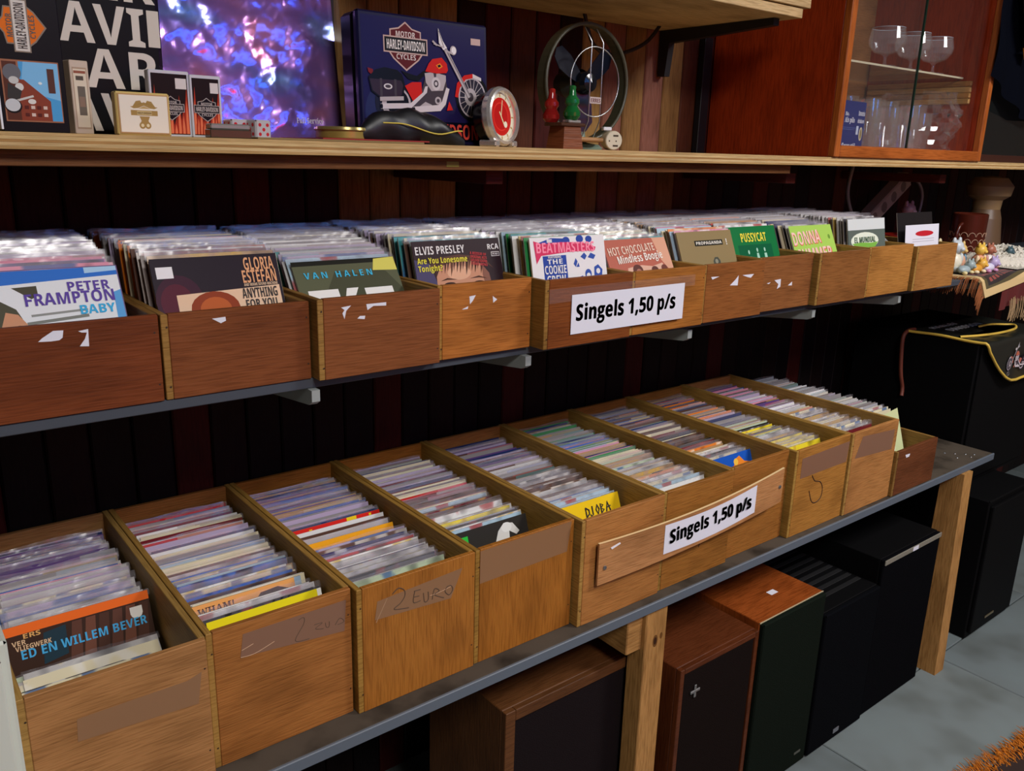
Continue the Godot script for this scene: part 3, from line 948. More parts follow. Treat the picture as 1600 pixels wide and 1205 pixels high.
func lower_cover(s: Node3D, which: String) -> void:
	var f := Vector3(0, 0, 0.0026)
	var g := Vector3(0, 0, 0.0031)
	match which:
		"bever":
			var L := [[Color("3a241c"), rc(-0.089, 0, 0.178, 0.178)], [Color("ea6a1e"), rc(-0.089, 0.166, 0.178, 0.012)]]
			for k in 6: L.append([Color(["5c3a2c", "6e4434", "4c3026"][k % 3]), pv([-0.02 + k * 0.017, 0.11, -0.005 + k * 0.017, 0.11, 0.002 + k * 0.017, 0.164, -0.010 + k * 0.017, 0.164])])
			L.append([Color("1f3640"), pv([-0.05, 0.12, -0.02, 0.125, -0.018, 0.163, -0.045, 0.160])])
			L.append([Color("e6e2d8"), pv([0.062, 0.150, 0.078, 0.150, 0.078, 0.160, 0.062, 0.160])])
			L.append([Color("e6e2d8"), el(0.070, 0.150, 0.0075, 0.006)])
			art("print", s, L, f)
			text("lettering", s, "ED EN WILLEM BEVER", 0.0115, Vector3(0.004, 0.1395, g.z), hexm("2fa3d8", 0.5), 0.155, Vector3(0, 0, 0), wide)
			text("lettering", s, "VER", 0.006, Vector3(-0.074, 0.1555, g.z), hexm("d9b48a"), 0.016)
			text("lettering", s, "VLIEGWERK", 0.006, Vector3(-0.058, 0.1485, g.z), hexm("d9b48a"), 0.042)
			text("lettering", s, "ERS", 0.006, Vector3(-0.058, 0.1625, g.z), hexm("d9a45a"), 0.02)
		"yellow":
			art("print", s, [[Color("f0dd1e"), rc(-0.089, 0, 0.178, 0.178)], [Color("b52a22"), pv([-0.08, 0.12, -0.045, 0.12, -0.04, 0.152, -0.075, 0.150])], [Color("f4f2e8"), rc(0.082, 0.1, 0.007, 0.078)]], f)
			for k in 5: art("print", s, [[Color("26221a"), ln(-0.03 + k * 0.022, 0.148, -0.024 + k * 0.022, 0.163, 0.002)]], g)
		"wham":
			art("print", s, [[Color("e9a45c"), rc(-0.089, 0, 0.178, 0.178)], [Color("2a1a18"), pv([0.0, 0.10, 0.010, 0.158, 0.022, 0.170, 0.050, 0.172, 0.066, 0.165, 0.07, 0.10])], [Color("9bb4c8"), rc(0.078, 0.1, 0.011, 0.078)]], f)
			text("lettering", s, "WHAM!", 0.011, Vector3(-0.048, 0.1665, g.z), hexm("3a1c18"), 0.055, Vector3.ZERO, serif)
		"figure":
			art("print", s, [[Color("33312e"), rc(-0.089, 0, 0.178, 0.178)], [Color("d9d6d0"), pv([0.0, 0.12, 0.02, 0.16, 0.035, 0.172, 0.055, 0.168, 0.068, 0.15, 0.06, 0.145, 0.045, 0.155, 0.04, 0.12])], [Color("e8e6e0"), el(0.04, 0.163, 0.012, 0.009)], [Color("33c040"), rc(-0.088, 0.132, 0.040, 0.036)]], f)
			text("lettering", s, "19", 0.010, Vector3(-0.062, 0.150, g.z), hexm("15301a"), 0.014)
		"djoba":
			art("print", s, [[Color("f2c81e"), rc(-0.089, 0, 0.178, 0.178)]], f)
			var st := tool()
			var L := [[0, 0, 0, 1], [0, 1, 0.6, 0.7, 0.6, 0.3, 0, 0], [1.3, 1, 1.3, 0.1, 0.9, 0, 0.8, 0.2], [2.0, 0.5, 2.3, 1, 2.6, 0.5, 2.3, 0, 2.0, 0.5], [3.0, 0, 3.0, 1, 3.5, 0.8, 3.0, 0.5, 3.6, 0.3, 3.0, 0], [4.0, 0, 4.4, 1, 4.8, 0], [4.1, 0.4, 4.9, 0.5]]
			for l in L:
				var pts: Array = []
				for k in range(0, l.size(), 2): pts.append(Vector3(-0.005 + l[k] * 0.0135, 0.146 + l[k + 1] * 0.019, 0.0034))
				tube(st, pts, 0.0014, 5)
			obj("handwriting", st, hexm("2a2430"), s)
		"bluecover":
			art("print", s, [[Color("1f57b8"), rc(-0.089, 0, 0.178, 0.178)], [Color("ee8a30"), pv([-0.08, 0.12, -0.05, 0.12, -0.055, 0.15, -0.065, 0.14, -0.075, 0.155])], [Color("ee8a30"), pv([0.0, 0.12, 0.01, 0.145, 0.02, 0.15, 0.03, 0.165, 0.045, 0.17, 0.06, 0.155, 0.08, 0.15, 0.085, 0.12])], [Color("f5c04a"), el(0.03, 0.158, 0.008, 0.008)]], f)
		"orangeband":
			art("print", s, [[Color("ee7a1e"), rc(-0.089, 0, 0.178, 0.178)], [Color("f2a81e"), rc(-0.089, 0.160, 0.178, 0.018)], [Color("c8481e"), rc(-0.089, 0.0, 0.178, 0.150)]], f)
		"redband":
			art("print", s, [[Color("d8281e"), rc(-0.089, 0, 0.178, 0.178)], [Color("f0d020"), rc(0.02, 0.166, 0.02, 0.012)], [Color("f0c020"), rc(-0.055, 0.164, 0.006, 0.010)], [Color("f0d020"), rc(0.066, 0.166, 0.005, 0.010)]], f)

func upper_records(rest: SurfaceTool, rest_pl: SurfaceTool) -> void:
	var words := ["the leftmost shelf crate", "the second shelf crate from left", "the third shelf crate from left", "the fourth shelf crate from left", "the fifth shelf crate from left", "the sixth shelf crate from left", "the seventh shelf crate from left", "the eighth shelf crate from left", "the ninth shelf crate from left", "the tenth shelf crate from left", "the rightmost shelf crate"]
	var zones := [["blue,pink,black,dark red,pink,purple,white", "lilac,grey,pale grey,lilac"], ["black,white,tan,cream,teal,dark red,brown", "grey,cream,pale grey,lilac,orange"], ["pale grey,pale blue,white,pale grey,lilac,teal", "pale grey,white,lilac,grey"], ["pale green,white,teal,white,cream,black,brown", "cream,lilac,grey,brown"], ["white,teal,pale blue,white,green", "pale grey,lilac,grey"], ["pale grey,navy,teal,pale green,cream,red", "grey,cream,lilac"], ["pale grey,pink,pale blue,orange,cream", "pale grey,tan,grey"], ["white,red,cream,black,pale grey,tan", "orange,black,grey,pale grey"], ["cream,pale grey,white,navy", "pale grey,grey"], ["white,pale grey,pale grey", "grey,pale grey"], ["white,grey,pale grey", "white,grey"]]
	# back zt of the front record and lean depth
	var fz := [[0.006, 0.080], [0.006, 0.064], [0.010, 0.096], [0.030, 0.048], [0.022, 0.036], [0.010, 0.080], [0.016, 0.064], [0.034, 0.062], [0.026, 0.068], [0.040, 0.030], [0.02, 0.02]]
	var lab := ["white and blue pop record cover with purple capitals in the leftmost shelf crate", "dark record cover with red-haired portrait and price label in the second shelf crate", "grey-green record cover with blue capitals lying back in the third shelf crate", "record cover with a close-up face and yellow lines in the fourth shelf crate", "white record cover with pink graffiti lettering in the fifth shelf crate", "salmon record cover with white lettering in the sixth shelf crate", "plain khaki record cover with small black title in the seventh shelf crate", "green record cover with yellow title and small figures in the eighth shelf crate", "lime green record cover with large pink letters in the ninth shelf crate", "grey record cover with a white and green oval in the tenth shelf crate", "white card with a red lozenge at the front of the rightmost shelf crate"]
	for i in 11:
		var yb := US + 0.0084
		var xc: float = (UX[i] + UX[i + 1]) * 0.5
		var zb: float = UZ[i] - 0.0085 - fz[i][0]
		var zt: float = zb - fz[i][1]
		var n := 0
		var low := i == 10
		if i == 9:
			yb += 0.0
		while zb > 0.066 and zt > 0.056:
			var key := pick(zones[i][0] if n < 12 else zones[i][1])
			var jx := rng.randf_range(-0.006, 0.006)
			var jy := rng.randf_range(0.0, 0.004)
			if low: jy -= 0.0
			if n == 0 and not low:
				var s := sleeve(lab[i], ["white", "black", "grey", "brown", "white", "pink", "tan", "green", "pale green", "grey", "white"][i], xc, yb, zb, zt, i in [2, 3, 4, 9])
				upper_cover(s, i)
			elif low and n == 0:
				var t := thing("card", lab[i], "card", Vector3(xc - 0.005, yb, zb), "")
				t.rotation = Vector3(-0.12, 0, 0)
				box("sheet", Vector3(-0.085, 0, -0.0004), Vector3(0.085, 0.148, 0.0004), M.paper, t, 0, 0.0001)
				art("print", t, [[Color("c22a34"), el(0.01, 0.126, 0.046, 0.007)], [Color("b9b6c0"), rc(-0.05, 0.112, 0.11, 0.0015)], [Color("b9b6c0"), rc(-0.05, 0.106, 0.11, 0.0015)]], Vector3(0, 0, 0.0006))
				var u := thing("record_sleeve", "black-topped record cover behind the white card in the rightmost shelf crate", "record", Vector3(xc + 0.004, yb, zb - 0.012), "single records in the crates")
				u.rotation.x = -0.2
				var um := MeshInstance3D.new()
				um.name = "paper_sleeve"
				um.mesh = sleeve_mesh[0]
				um.set_surface_override_material(0, print_mat["black"][2])
				um.set_surface_override_material(1, edge_mat)
				u.add_child(um)
				u.scale = Vector3.ONE
			elif n < 7 and not low:
				sleeve("%s record sleeve, %s from the front in %s" % [key, ORD[n], words[i]], key, xc + jx, yb + jy, zb, zt, rng.randf() < (0.9 if i == 2 else 0.3))
			elif low:
				_add_rest_low(rest, rest_pl, key, xc + jx, yb, zb, zt)
			else:
				_add_rest(rest, rest_pl, key, xc + jx, yb + jy, zb, zt)
			n += 1
			var step := rng.randf_range(0.0045, 0.0062)
			if n < 7 and i != 2: step += rng.randf_range(0.001, 0.0065)
			if n == 1: step = 0.009 if i in [2, 3, 8] else 0.008
			if low and n == 1: step = 0.03
			var rel := 0.0
			var lean := zb - zt
			if lean > 0.040: rel = -0.0014
			elif lean < 0.022: rel = 0.001
			zb -= step
			zt -= maxf(0.0036, step + rel + rng.randf_range(-0.0007, 0.0007))

func _add_rest_low(rest: SurfaceTool, rest_pl: SurfaceTool, key: String, x: float, yb: float, zb: float, zt: float) -> void:
	_add_rest(rest, rest_pl, key, x, yb - 0.0035, zb, zb - (zb - zt) * 2.6 - 0.075)

func upper_cover(s: Node3D, i: int) -> void:
	var f := Vector3(0, 0, 0.0026)
	var z := 0.0034
	var full := rc(-0.089, 0, 0.178, 0.178)
	match i:
		0:
			art("print", s, [[Color("dfe3e6"), full], [Color("2f6fc8"), pv([-0.089, 0.158, 0.089, 0.166, 0.089, 0.178, -0.089, 0.178])], [Color("a8cdea"), pv([0.05, 0.170, 0.089, 0.172, 0.089, 0.178, 0.05, 0.178])], [Color("4a4636"), pv([-0.036, 0.156, -0.008, 0.157, -0.008, 0.144, -0.016, 0.140])], [Color("5aa0d8"), pv([0.078, 0.09, 0.089, 0.09, 0.089, 0.145, 0.080, 0.142])], [Color("8d8f8c"), ln(-0.02, 0.118, 0.045, 0.121, 0.003)], [Color("7c7e78"), ln(-0.026, 0.108, 0.045, 0.113, 0.004)], [Color("4d4a38"), pv([-0.089, 0.13, -0.075, 0.146, -0.055, 0.143, -0.035, 0.128, -0.03, 0.115, -0.045, 0.10, -0.089, 0.09])], [Color("c98f6c"), pv([-0.047, 0.125, -0.034, 0.121, -0.026, 0.108, -0.028, 0.09, -0.06, 0.09])], [Color("6f4a34"), pv([-0.036, 0.107, -0.027, 0.106, -0.029, 0.101, -0.037, 0.102])]], f)
			text("lettering", s, "PETER", 0.0125, Vector3(0.052, 0.153, z), hexm("54389a"), 0.050, Vector3.ZERO, wide)
			text("lettering", s, "FRAMPTON", 0.0155, Vector3(0.028, 0.1385, z), hexm("54389a"), 0.104, Vector3.ZERO, wide)
			text("lettering", s, "BABY", 0.012, Vector3(0.057, 0.121, z), hexm("28a8dc"), 0.042, Vector3.ZERO, wide)
		1:
			art("print", s, [[Color("241b26"), full], [Color("3c1a2c"), el(-0.058, 0.118, 0.032, 0.036)], [Color("54182e"), el(-0.062, 0.116, 0.022, 0.026)], [Color("e3c0a0"), pv([-0.062, 0.0, 0.085, 0.0, 0.085, 0.131, -0.062, 0.126])], [Color("8e3a1c"), el(-0.012, 0.104, 0.034, 0.024)], [Color("b85a2a"), el(-0.012, 0.102, 0.022, 0.018)], [Color("d0a082"), el(-0.010, 0.082, 0.013, 0.016)], [Color("e8e6e8"), rc(-0.083, 0.150, 0.022, 0.016)]], f)
			text("lettering", s, "GLORIA", 0.018, Vector3(0.060, 0.164, z), hexm("e0a070"), 0.044)
			text("lettering", s, "ESTEFAN", 0.018, Vector3(0.058, 0.1455, z), hexm("e0a070"), 0.050)
			text("lettering", s, "AND MIAMI SOUND MACHINE", 0.004, Vector3(0.058, 0.1335, z), hexm("e0c0a0"), 0.05)
			text("lettering", s, "ANYTHING", 0.014, Vector3(0.054, 0.1215, z), hexm("241c1c"), 0.052)
			text("lettering", s, "FOR YOU", 0.012, Vector3(0.054, 0.106, z), hexm("241c1c"), 0.046)
		2:
			art("print", s, [[Color("5d6048"), full], [Color("26241f"), pv([-0.089, 0.170, 0.089, 0.170, 0.089, 0.178, -0.089, 0.178])], [Color("4a4c3a"), pv([-0.06, 0.10, -0.02, 0.16, 0.03, 0.15, 0.06, 0.165, 0.089, 0.12, 0.089, 0.09, -0.089, 0.09])], [Color("d8d064"), pv([0.045, 0.156, 0.089, 0.154, 0.089, 0.178, 0.052, 0.176])], [Color("ece9e4"), rc(-0.075, 0.104, 0.05, 0.024)], [Color("ece9e4"), pv([-0.02, 0.104, -0.005, 0.104, 0.01, 0.128, -0.01, 0.128])], [Color("ece9e4"), rc(0.02, 0.104, 0.05, 0.022)], [Color("4f9ad0"), pv([-0.02, 0.092, 0.075, 0.100, 0.075, 0.112, -0.02, 0.106])]], f)
			text("lettering", s, "V A N   H A L E N", 0.0105, Vector3(-0.016, 0.153, z), hexm("35b2d8"), 0.116, Vector3.ZERO, wide)
		3:
			var L3: Array = [[Color("34262a"), full], [Color("4c4668"), pv([-0.089, 0.09, -0.089, 0.148, -0.06, 0.140, -0.045, 0.09])], [Color("c98f72"), pv([-0.052, 0.09, -0.050, 0.118, -0.040, 0.134, -0.015, 0.142, 0.02, 0.142, 0.045, 0.134, 0.058, 0.118, 0.062, 0.09])], [Color("e0ac8c"), el(-0.004, 0.122, 0.024, 0.012)], [Color("8a5a4a"), pv([0.045, 0.134, 0.058, 0.118, 0.062, 0.09, 0.048, 0.09, 0.044, 0.115])], [Color("5a3c30"), pv([-0.062, 0.132, -0.05, 0.148, 0.0, 0.153, 0.05, 0.146, 0.07, 0.125, 0.05, 0.138, 0.0, 0.143, -0.04, 0.136])]]
			for k in 16:
				var hx := -0.046 + k * 0.0062
				var hl: float = 0.116 + 0.010 * absf(sin(k * 1.9))
				L3.append([Color(["4a2e22", "3a221a", "5c3a2a"][k % 3]), pv([hx - 0.003, 0.147, hx + 0.003, 0.147, hx - 0.002, hl + 0.010, hx - 0.006, hl])])
			L3.append_array([[Color("4a2c20"), pv([-0.044, 0.110, -0.03, 0.1145, -0.010, 0.111, -0.03, 0.1115])], [Color("4a2c20"), pv([0.016, 0.111, 0.035, 0.1145, 0.052, 0.109, 0.036, 0.1115])], [Color("2a1a16"), el(-0.026, 0.104, 0.011, 0.003)], [Color("2a1a16"), el(0.034, 0.103, 0.011, 0.003)], [Color("d8d2d0"), rc(0.068, 0.146, 0.018, 0.008)], [Color("34262a"), rc(0.0692, 0.1472, 0.0156, 0.0056)]])
			art("print", s, L3, f)
			text("lettering", s, "ELVIS PRESLEY", 0.013, Vector3(-0.036, 0.162, z), hexm("e6e2e0"), 0.098)
			text("lettering", s, "Are You Lonesome", 0.0095, Vector3(-0.034, 0.145, z), hexm("e6dc3a"), 0.100)
			text("lettering", s, "Tonight?", 0.0095, Vector3(-0.060, 0.131, z), hexm("e6dc3a"), 0.048)
			text("lettering", s, "RCA", 0.009, Vector3(0.074, 0.163, z), hexm("e6e2e0"), 0.024, Vector3.ZERO, wide)
			text("lettering", s, "PB 9601", 0.003, Vector3(0.077, 0.150, z), hexm("d8d2d0"), 0.012)
			for k in 4: text("lettering", s, ["A REISSUE OF", "ORIGINAL HITS", "GOLDEN SOUND", "STEREO MONO"][k], 0.0045, Vector3(0.040, 0.152 - k * 0.006, z), hexm("c83a40"), 0.034, Vector3(0, 0, -8))
		4:
			art("print", s, [[Color("e9e6e6"), full], [Color("2f4aa0"), pv([-0.072, 0.150, -0.01, 0.152, -0.008, 0.174, -0.040, 0.176, -0.072, 0.168])], [Color("2f4aa0"), rc(-0.063, 0.03, 0.055, 0.115)], [Color("d8d5d8"), rc(-0.05, 0.168, 0.012, 0.006)], [Color("2f4aa0"), el(-0.005, 0.170, 0.009, 0.007)], [Color("2f4aa0"), el(0.028, 0.172, 0.009, 0.007)], [Color("2f4aa0"), el(0.050, 0.171, 0.008, 0.006)], [Color("3a56a8"), pv([0.026, 0.140, 0.036, 0.147, 0.042, 0.141, 0.036, 0.134])], [Color("3a56a8"), pv([0.044, 0.138, 0.052, 0.146, 0.064, 0.141, 0.058, 0.134])], [Color("3a56a8"), pv([0.008, 0.128, 0.014, 0.138, 0.018, 0.132, 0.013, 0.122])], [Color("3a56a8"), pv([0.014, 0.122, 0.020, 0.130, 0.022, 0.122])], [Color("3a56a8"), pv([0.056, 0.100, 0.058, 0.120, 0.068, 0.124, 0.078, 0.114, 0.075, 0.100])], [Color("e9e6e6"), el(0.067, 0.112, 0.005, 0.005)], [Color("3a56a8"), el(0.042, 0.108, 0.008, 0.009)], [Color("e9e6e6"), el(0.042, 0.105, 0.005, 0.005)], [Color("3a56a8"), pv([0.016, 0.095, 0.032, 0.095, 0.028, 0.106, 0.02, 0.104])], [Color("d83a64"), pv([-0.078, 0.132, -0.066, 0.146, 0.0, 0.150, 0.063, 0.150, 0.066, 0.156, 0.03, 0.166, -0.02, 0.168, -0.06, 0.166, -0.081, 0.172])]], f)
			text("lettering", s, "BEATMASTERS", 0.0175, Vector3(-0.007, 0.1585, z), hexm("ff8ca8"), 0.138, Vector3(0, 0, -1), wide)
			text("lettering", s, "FEATURING", 0.004, Vector3(-0.036, 0.1425, z), hexm("e9e6e6"), 0.030)
			text("lettering", s, "THE", 0.0085, Vector3(-0.036, 0.1345, z), hexm("e9e6e6"), 0.036)
			text("lettering", s, "COOKIE", 0.0145, Vector3(-0.036, 0.1205, z), hexm("e9e6e6"), 0.050)
			text("lettering", s, "CREW", 0.0145, Vector3(-0.036, 0.103, z), hexm("e9e6e6"), 0.044)
		5:
			art("print", s, [[Color("b4604c"), full], [Color("d9a184"), pv([0.05, 0.178, 0.089, 0.178, 0.089, 0.09, 0.06, 0.13])], [Color("dcae96"), pv([-0.05, 0.09, -0.04, 0.118, 0.0, 0.122, 0.03, 0.118, 0.06, 0.124, 0.08, 0.09])], [Color("5c2c22"), el(-0.014, 0.112, 0.014, 0.012)], [Color("a86a58"), el(-0.012, 0.107, 0.008, 0.008)], [Color("5c2c22"), el(0.034, 0.110, 0.010, 0.008)], [Color("6c342a"), el(0.062, 0.112, 0.009, 0.008)]], f)
			text("lettering", s, "HOT CHOCOLATE", 0.016, Vector3(-0.016, 0.156, z), hexm("e7c9b4"), 0.130, Vector3(0, 0, 3), wide)
			text("lettering", s, "Mindless Boogie", 0.0155, Vector3(0.002, 0.136, z), hexm("f0e6da"), 0.128, Vector3(0, 0, 3), wide)
		6:
			art("print", s, [[Color("8f7c54"), full], [Color("1b1814"), rc(-0.038, 0.146, 0.092, 0.012)], [Color("4a4c42"), pv([0.010, 0.09, 0.010, 0.112, 0.017, 0.120, 0.027, 0.120, 0.033, 0.112, 0.033, 0.09])], [Color("8f8c78"), el(0.021, 0.111, 0.005, 0.005)]], f)
			text("lettering", s, "PROPAGANDA", 0.0065, Vector3(0.008, 0.152, z), hexm("ece6d8"), 0.084, Vector3.ZERO, wide)
			text("lettering", s, "!", 0.013, Vector3(0.066, 0.152, z), hexm("ece6d8"))
		7:
			art("print", s, [[Color("10743c"), full], [Color("0c5e3a"), rc(-0.06, 0.06, 0.125, 0.075)], [Color("a8d8c0"), el(-0.025, 0.118, 0.003, 0.005)], [Color("a8d8c0"), pv([-0.034, 0.08, -0.016, 0.08, -0.02, 0.108, -0.030, 0.106])], [Color("a8d8c0"), el(0.007, 0.122, 0.003, 0.005)], [Color("a8d8c0"), pv([0.0, 0.085, 0.014, 0.085, 0.010, 0.115, 0.003, 0.115])], [Color("a8d8c0"), el(0.035, 0.122, 0.003, 0.005)], [Color("a8d8c0"), pv([0.030, 0.09, 0.041, 0.09, 0.040, 0.114, 0.031, 0.114])]], f)
			text("lettering", s, "PUSSYCAT", 0.020, Vector3(0.002, 0.152, z), hexm("f2e23a"), 0.094)
		8:
			art("print", s, [[Color("a8d05c"), full], [Color("6f9a3a"), el(0.070, 0.147, 0.005, 0.006)]], f)
			text("lettering", s, "DONNA", 0.032, Vector3(-0.026, 0.146, z - 0.0003), hexm("e0563a"), 0.118, Vector3(0, 0, 2), wide)
			text("lettering", s, "DONNA", 0.032, Vector3(-0.028, 0.148, z + 0.0001), hexm("f0c4b4"), 0.114, Vector3(0, 0, 2))
			text("lettering", s, "SUMMER", 0.032, Vector3(-0.004, 0.103, z - 0.0003), hexm("e0563a"), 0.150, Vector3(0, 0, 2), wide)
			text("lettering", s, "SUMMER", 0.032, Vector3(-0.006, 0.105, z + 0.0001), hexm("f0c4b4"), 0.146, Vector3(0, 0, 2))
		9:
			art("print", s, [[Color("5f6a62"), full], [Color("d5dad8"), rc(-0.089, 0.150, 0.178, 0.028)], [Color("e4ecd8"), el(-0.01, 0.122, 0.066, 0.022)], [Color("7fb84c"), pv([-0.072, 0.116, -0.04, 0.103, 0.0, 0.1, 0.04, 0.106, 0.054, 0.118, 0.02, 0.116, -0.03, 0.118])], [Color("e8e8e6"), el(0.04, 0.078, 0.05, 0.018)]], f)
			text("lettering", s, "EL MUNDIAL", 0.014, Vector3(-0.01, 0.125, z), hexm("3a5a40"), 0.10, Vector3.ZERO, wide)

# ---------------------------------------------------------------- things on the plywood shelf
func emblem(parent: Node, c: Vector3, w: float, shield: Color, bar: Color, rim: Color, letter: Color, turn := Vector3.ZERO) -> void:
	var k := w / 0.078
	var L: Array = []
	var sh := func(s: float) -> PackedVector2Array:
		var p := pv([-0.027, 0.008, -0.027, 0.021, -0.012, 0.024, 0.0, 0.033, 0.012, 0.024, 0.027, 0.021, 0.027, 0.008, 0.030, -0.010, 0.022, -0.020, 0.0, -0.036, -0.022, -0.020, -0.030, -0.010])
		for i in p.size(): p[i] = p[i] * k * s
		return p
	L.append([rim, sh.call(1.08)])
	L.append([shield, sh.call(1.0)])
	L.append([rim, rc(-0.041 * k, -0.0125 * k, 0.082 * k, 0.025 * k)])
	L.append([bar, rc(-0.039 * k, -0.0105 * k, 0.078 * k, 0.021 * k)])
	var n := Node3D.new()
	n.name = "emblem"
	n.position = c
	n.rotation_degrees = turn
	parent.add_child(n, true)
	art("shield", n, L)
	text("lettering", n, "HARLEY-DAVIDSON", 0.014 * k, Vector3(0, 0, 0.0004), mat(letter, 0.5), 0.070 * k)
	text("lettering", n, "MOTOR", 0.008 * k, Vector3(0, 0.0165 * k, 0.0004), mat(letter.lerp(rim, 0.5), 0.5), 0.036 * k)
	text("lettering", n, "CYCLES", 0.008 * k, Vector3(0, -0.0175 * k, 0.0004), mat(letter.lerp(rim, 0.5), 0.5), 0.036 * k)

func bike_layers(red: Color) -> Array:
	var blk := Color("1a1a20")
	var gry := Color("b9adb0")
	var dk := Color("4a4248")
	var L: Array = [[Color("252334"), el(0.055, 0.062, 0.033, 0.034)], [gry, el(0.060, 0.060, 0.026, 0.026)], [blk, el(0.062, 0.062, 0.020, 0.020)],
		[blk, el(0.204, 0.077, 0.0335, 0.0375, 30)], [Color("c2b4ba"), el(0.204, 0.077, 0.0275, 0.0315, 30)], [Color("33303c"), el(0.204, 0.077, 0.025, 0.029, 30)]]
	for i in 18:
		var a := TAU * i / 18
		L.append([gry, ln(0.204, 0.077, 0.204 + cos(a) * 0.0255, 0.077 + sin(a) * 0.0295, 0.0011)])
	L.append([gry, el(0.200, 0.078, 0.012, 0.014)])
	L.append([dk, el(0.200, 0.078, 0.006, 0.007)])
	L.append_array([[red, pv([0.169, 0.077, 0.1735, 0.098, 0.188, 0.111, 0.205, 0.1145, 0.205, 0.108, 0.191, 0.105, 0.179, 0.091, 0.175, 0.076])], [Color("d8d0d0"), pv([0.205, 0.1145, 0.222, 0.109, 0.222, 0.104, 0.205, 0.108])],
		[blk, pv([0.069, 0.110, 0.082, 0.098, 0.100, 0.096, 0.115, 0.108, 0.120, 0.114, 0.110, 0.112, 0.098, 0.104, 0.085, 0.106])],
		[dk, pv([0.080, 0.055, 0.118, 0.058, 0.150, 0.060, 0.156, 0.080, 0.15, 0.11, 0.115, 0.108, 0.105, 0.08, 0.09, 0.07])],
		[gry, pv([0.112, 0.109, 0.130, 0.112, 0.152, 0.108, 0.152, 0.10, 0.146, 0.085, 0.124, 0.083, 0.114, 0.095])], [dk, pv([0.128, 0.112, 0.134, 0.112, 0.133, 0.098, 0.131, 0.098])], [Color("d0c6c8"), el(0.133, 0.0945, 0.0085, 0.010)], [dk, el(0.133, 0.0945, 0.0045, 0.0055)], [Color("d0c6c8"), el(0.133, 0.0945, 0.0025, 0.003)],
		[gry, pv([0.100, 0.058, 0.112, 0.066, 0.124, 0.062, 0.126, 0.055, 0.102, 0.053])], [gry, el(0.136, 0.069, 0.006, 0.006)], [dk, el(0.136, 0.069, 0.003, 0.003)],
		[Color("7c2222"), pv([0.020, 0.098, 0.012, 0.104, 0.011, 0.110, 0.020, 0.108])],
		[blk, pv([0.0116, 0.0965, 0.024, 0.108, 0.040, 0.1125, 0.062, 0.110, 0.071, 0.104, 0.075, 0.09, 0.072, 0.072, 0.062, 0.066, 0.035, 0.065, 0.016, 0.076])], [Color("3a2e3a"), pv([0.0136, 0.0945, 0.026, 0.098, 0.068, 0.096, 0.072, 0.088, 0.069, 0.074, 0.060, 0.068, 0.035, 0.067, 0.018, 0.078])], [blk, pv([0.0136, 0.098, 0.07, 0.098, 0.07, 0.095, 0.0136, 0.0945])], [dk, rc(0.031, 0.070, 0.004, 0.026)], [dk, rc(0.056, 0.070, 0.004, 0.026)], [Color("d8d0d2"), el(0.045, 0.085, 0.0075, 0.0042)], [dk, el(0.045, 0.085, 0.005, 0.0024)],
		[gry, pv([0.030, 0.063, 0.072, 0.066, 0.072, 0.072, 0.030, 0.069])],
		[red, pv([0.075, 0.0875, 0.088, 0.094, 0.105, 0.095, 0.106, 0.078, 0.098, 0.066, 0.090, 0.064])],
		[Color("d6cbce"), pv([0.031, 0.0515, 0.085, 0.055, 0.115, 0.080, 0.117, 0.090, 0.112, 0.089, 0.108, 0.080, 0.084, 0.0625, 0.031, 0.0595])], [Color("d6cbce"), pv([0.089, 0.0485, 0.140, 0.0535, 0.150, 0.064, 0.158, 0.088, 0.152, 0.090, 0.143, 0.068, 0.136, 0.0625, 0.089, 0.0575])],
		[blk, el(0.0325, 0.0555, 0.002, 0.0038)], [blk, el(0.0905, 0.053, 0.002, 0.0042)],
		[red, pv([0.113, 0.1115, 0.120, 0.124, 0.127, 0.131, 0.1445, 0.1345, 0.154, 0.126, 0.156, 0.1165, 0.153, 0.112, 0.135, 0.110])], [Color("f08a2a"), pv([0.133, 0.122, 0.141, 0.126, 0.146, 0.121, 0.139, 0.117])], [blk, pv([0.136, 0.122, 0.141, 0.124, 0.143, 0.121, 0.138, 0.119])],
		[red, pv([0.152, 0.0545, 0.164, 0.056, 0.157, 0.069])],
		[gry, ln(0.1465, 0.156, 0.1975, 0.0775, 0.0062)], [dk, ln(0.150, 0.152, 0.200, 0.0775, 0.0012)], [Color("e6dede"), pv([0.139, 0.178, 0.147, 0.160, 0.155, 0.150, 0.148, 0.146, 0.140, 0.156])], [dk, ln(0.140, 0.174, 0.149, 0.150, 0.001)], [gry, ln(0.130, 0.154, 0.150, 0.150, 0.002)], [gry, ln(0.128, 0.158, 0.136, 0.152, 0.003)], [gry, el(0.167, 0.147, 0.0062, 0.007)], [Color("efe8e8"), el(0.168, 0.147, 0.0045, 0.0055)], [gry, ln(0.150, 0.146, 0.166, 0.142, 0.003)]])
	return L

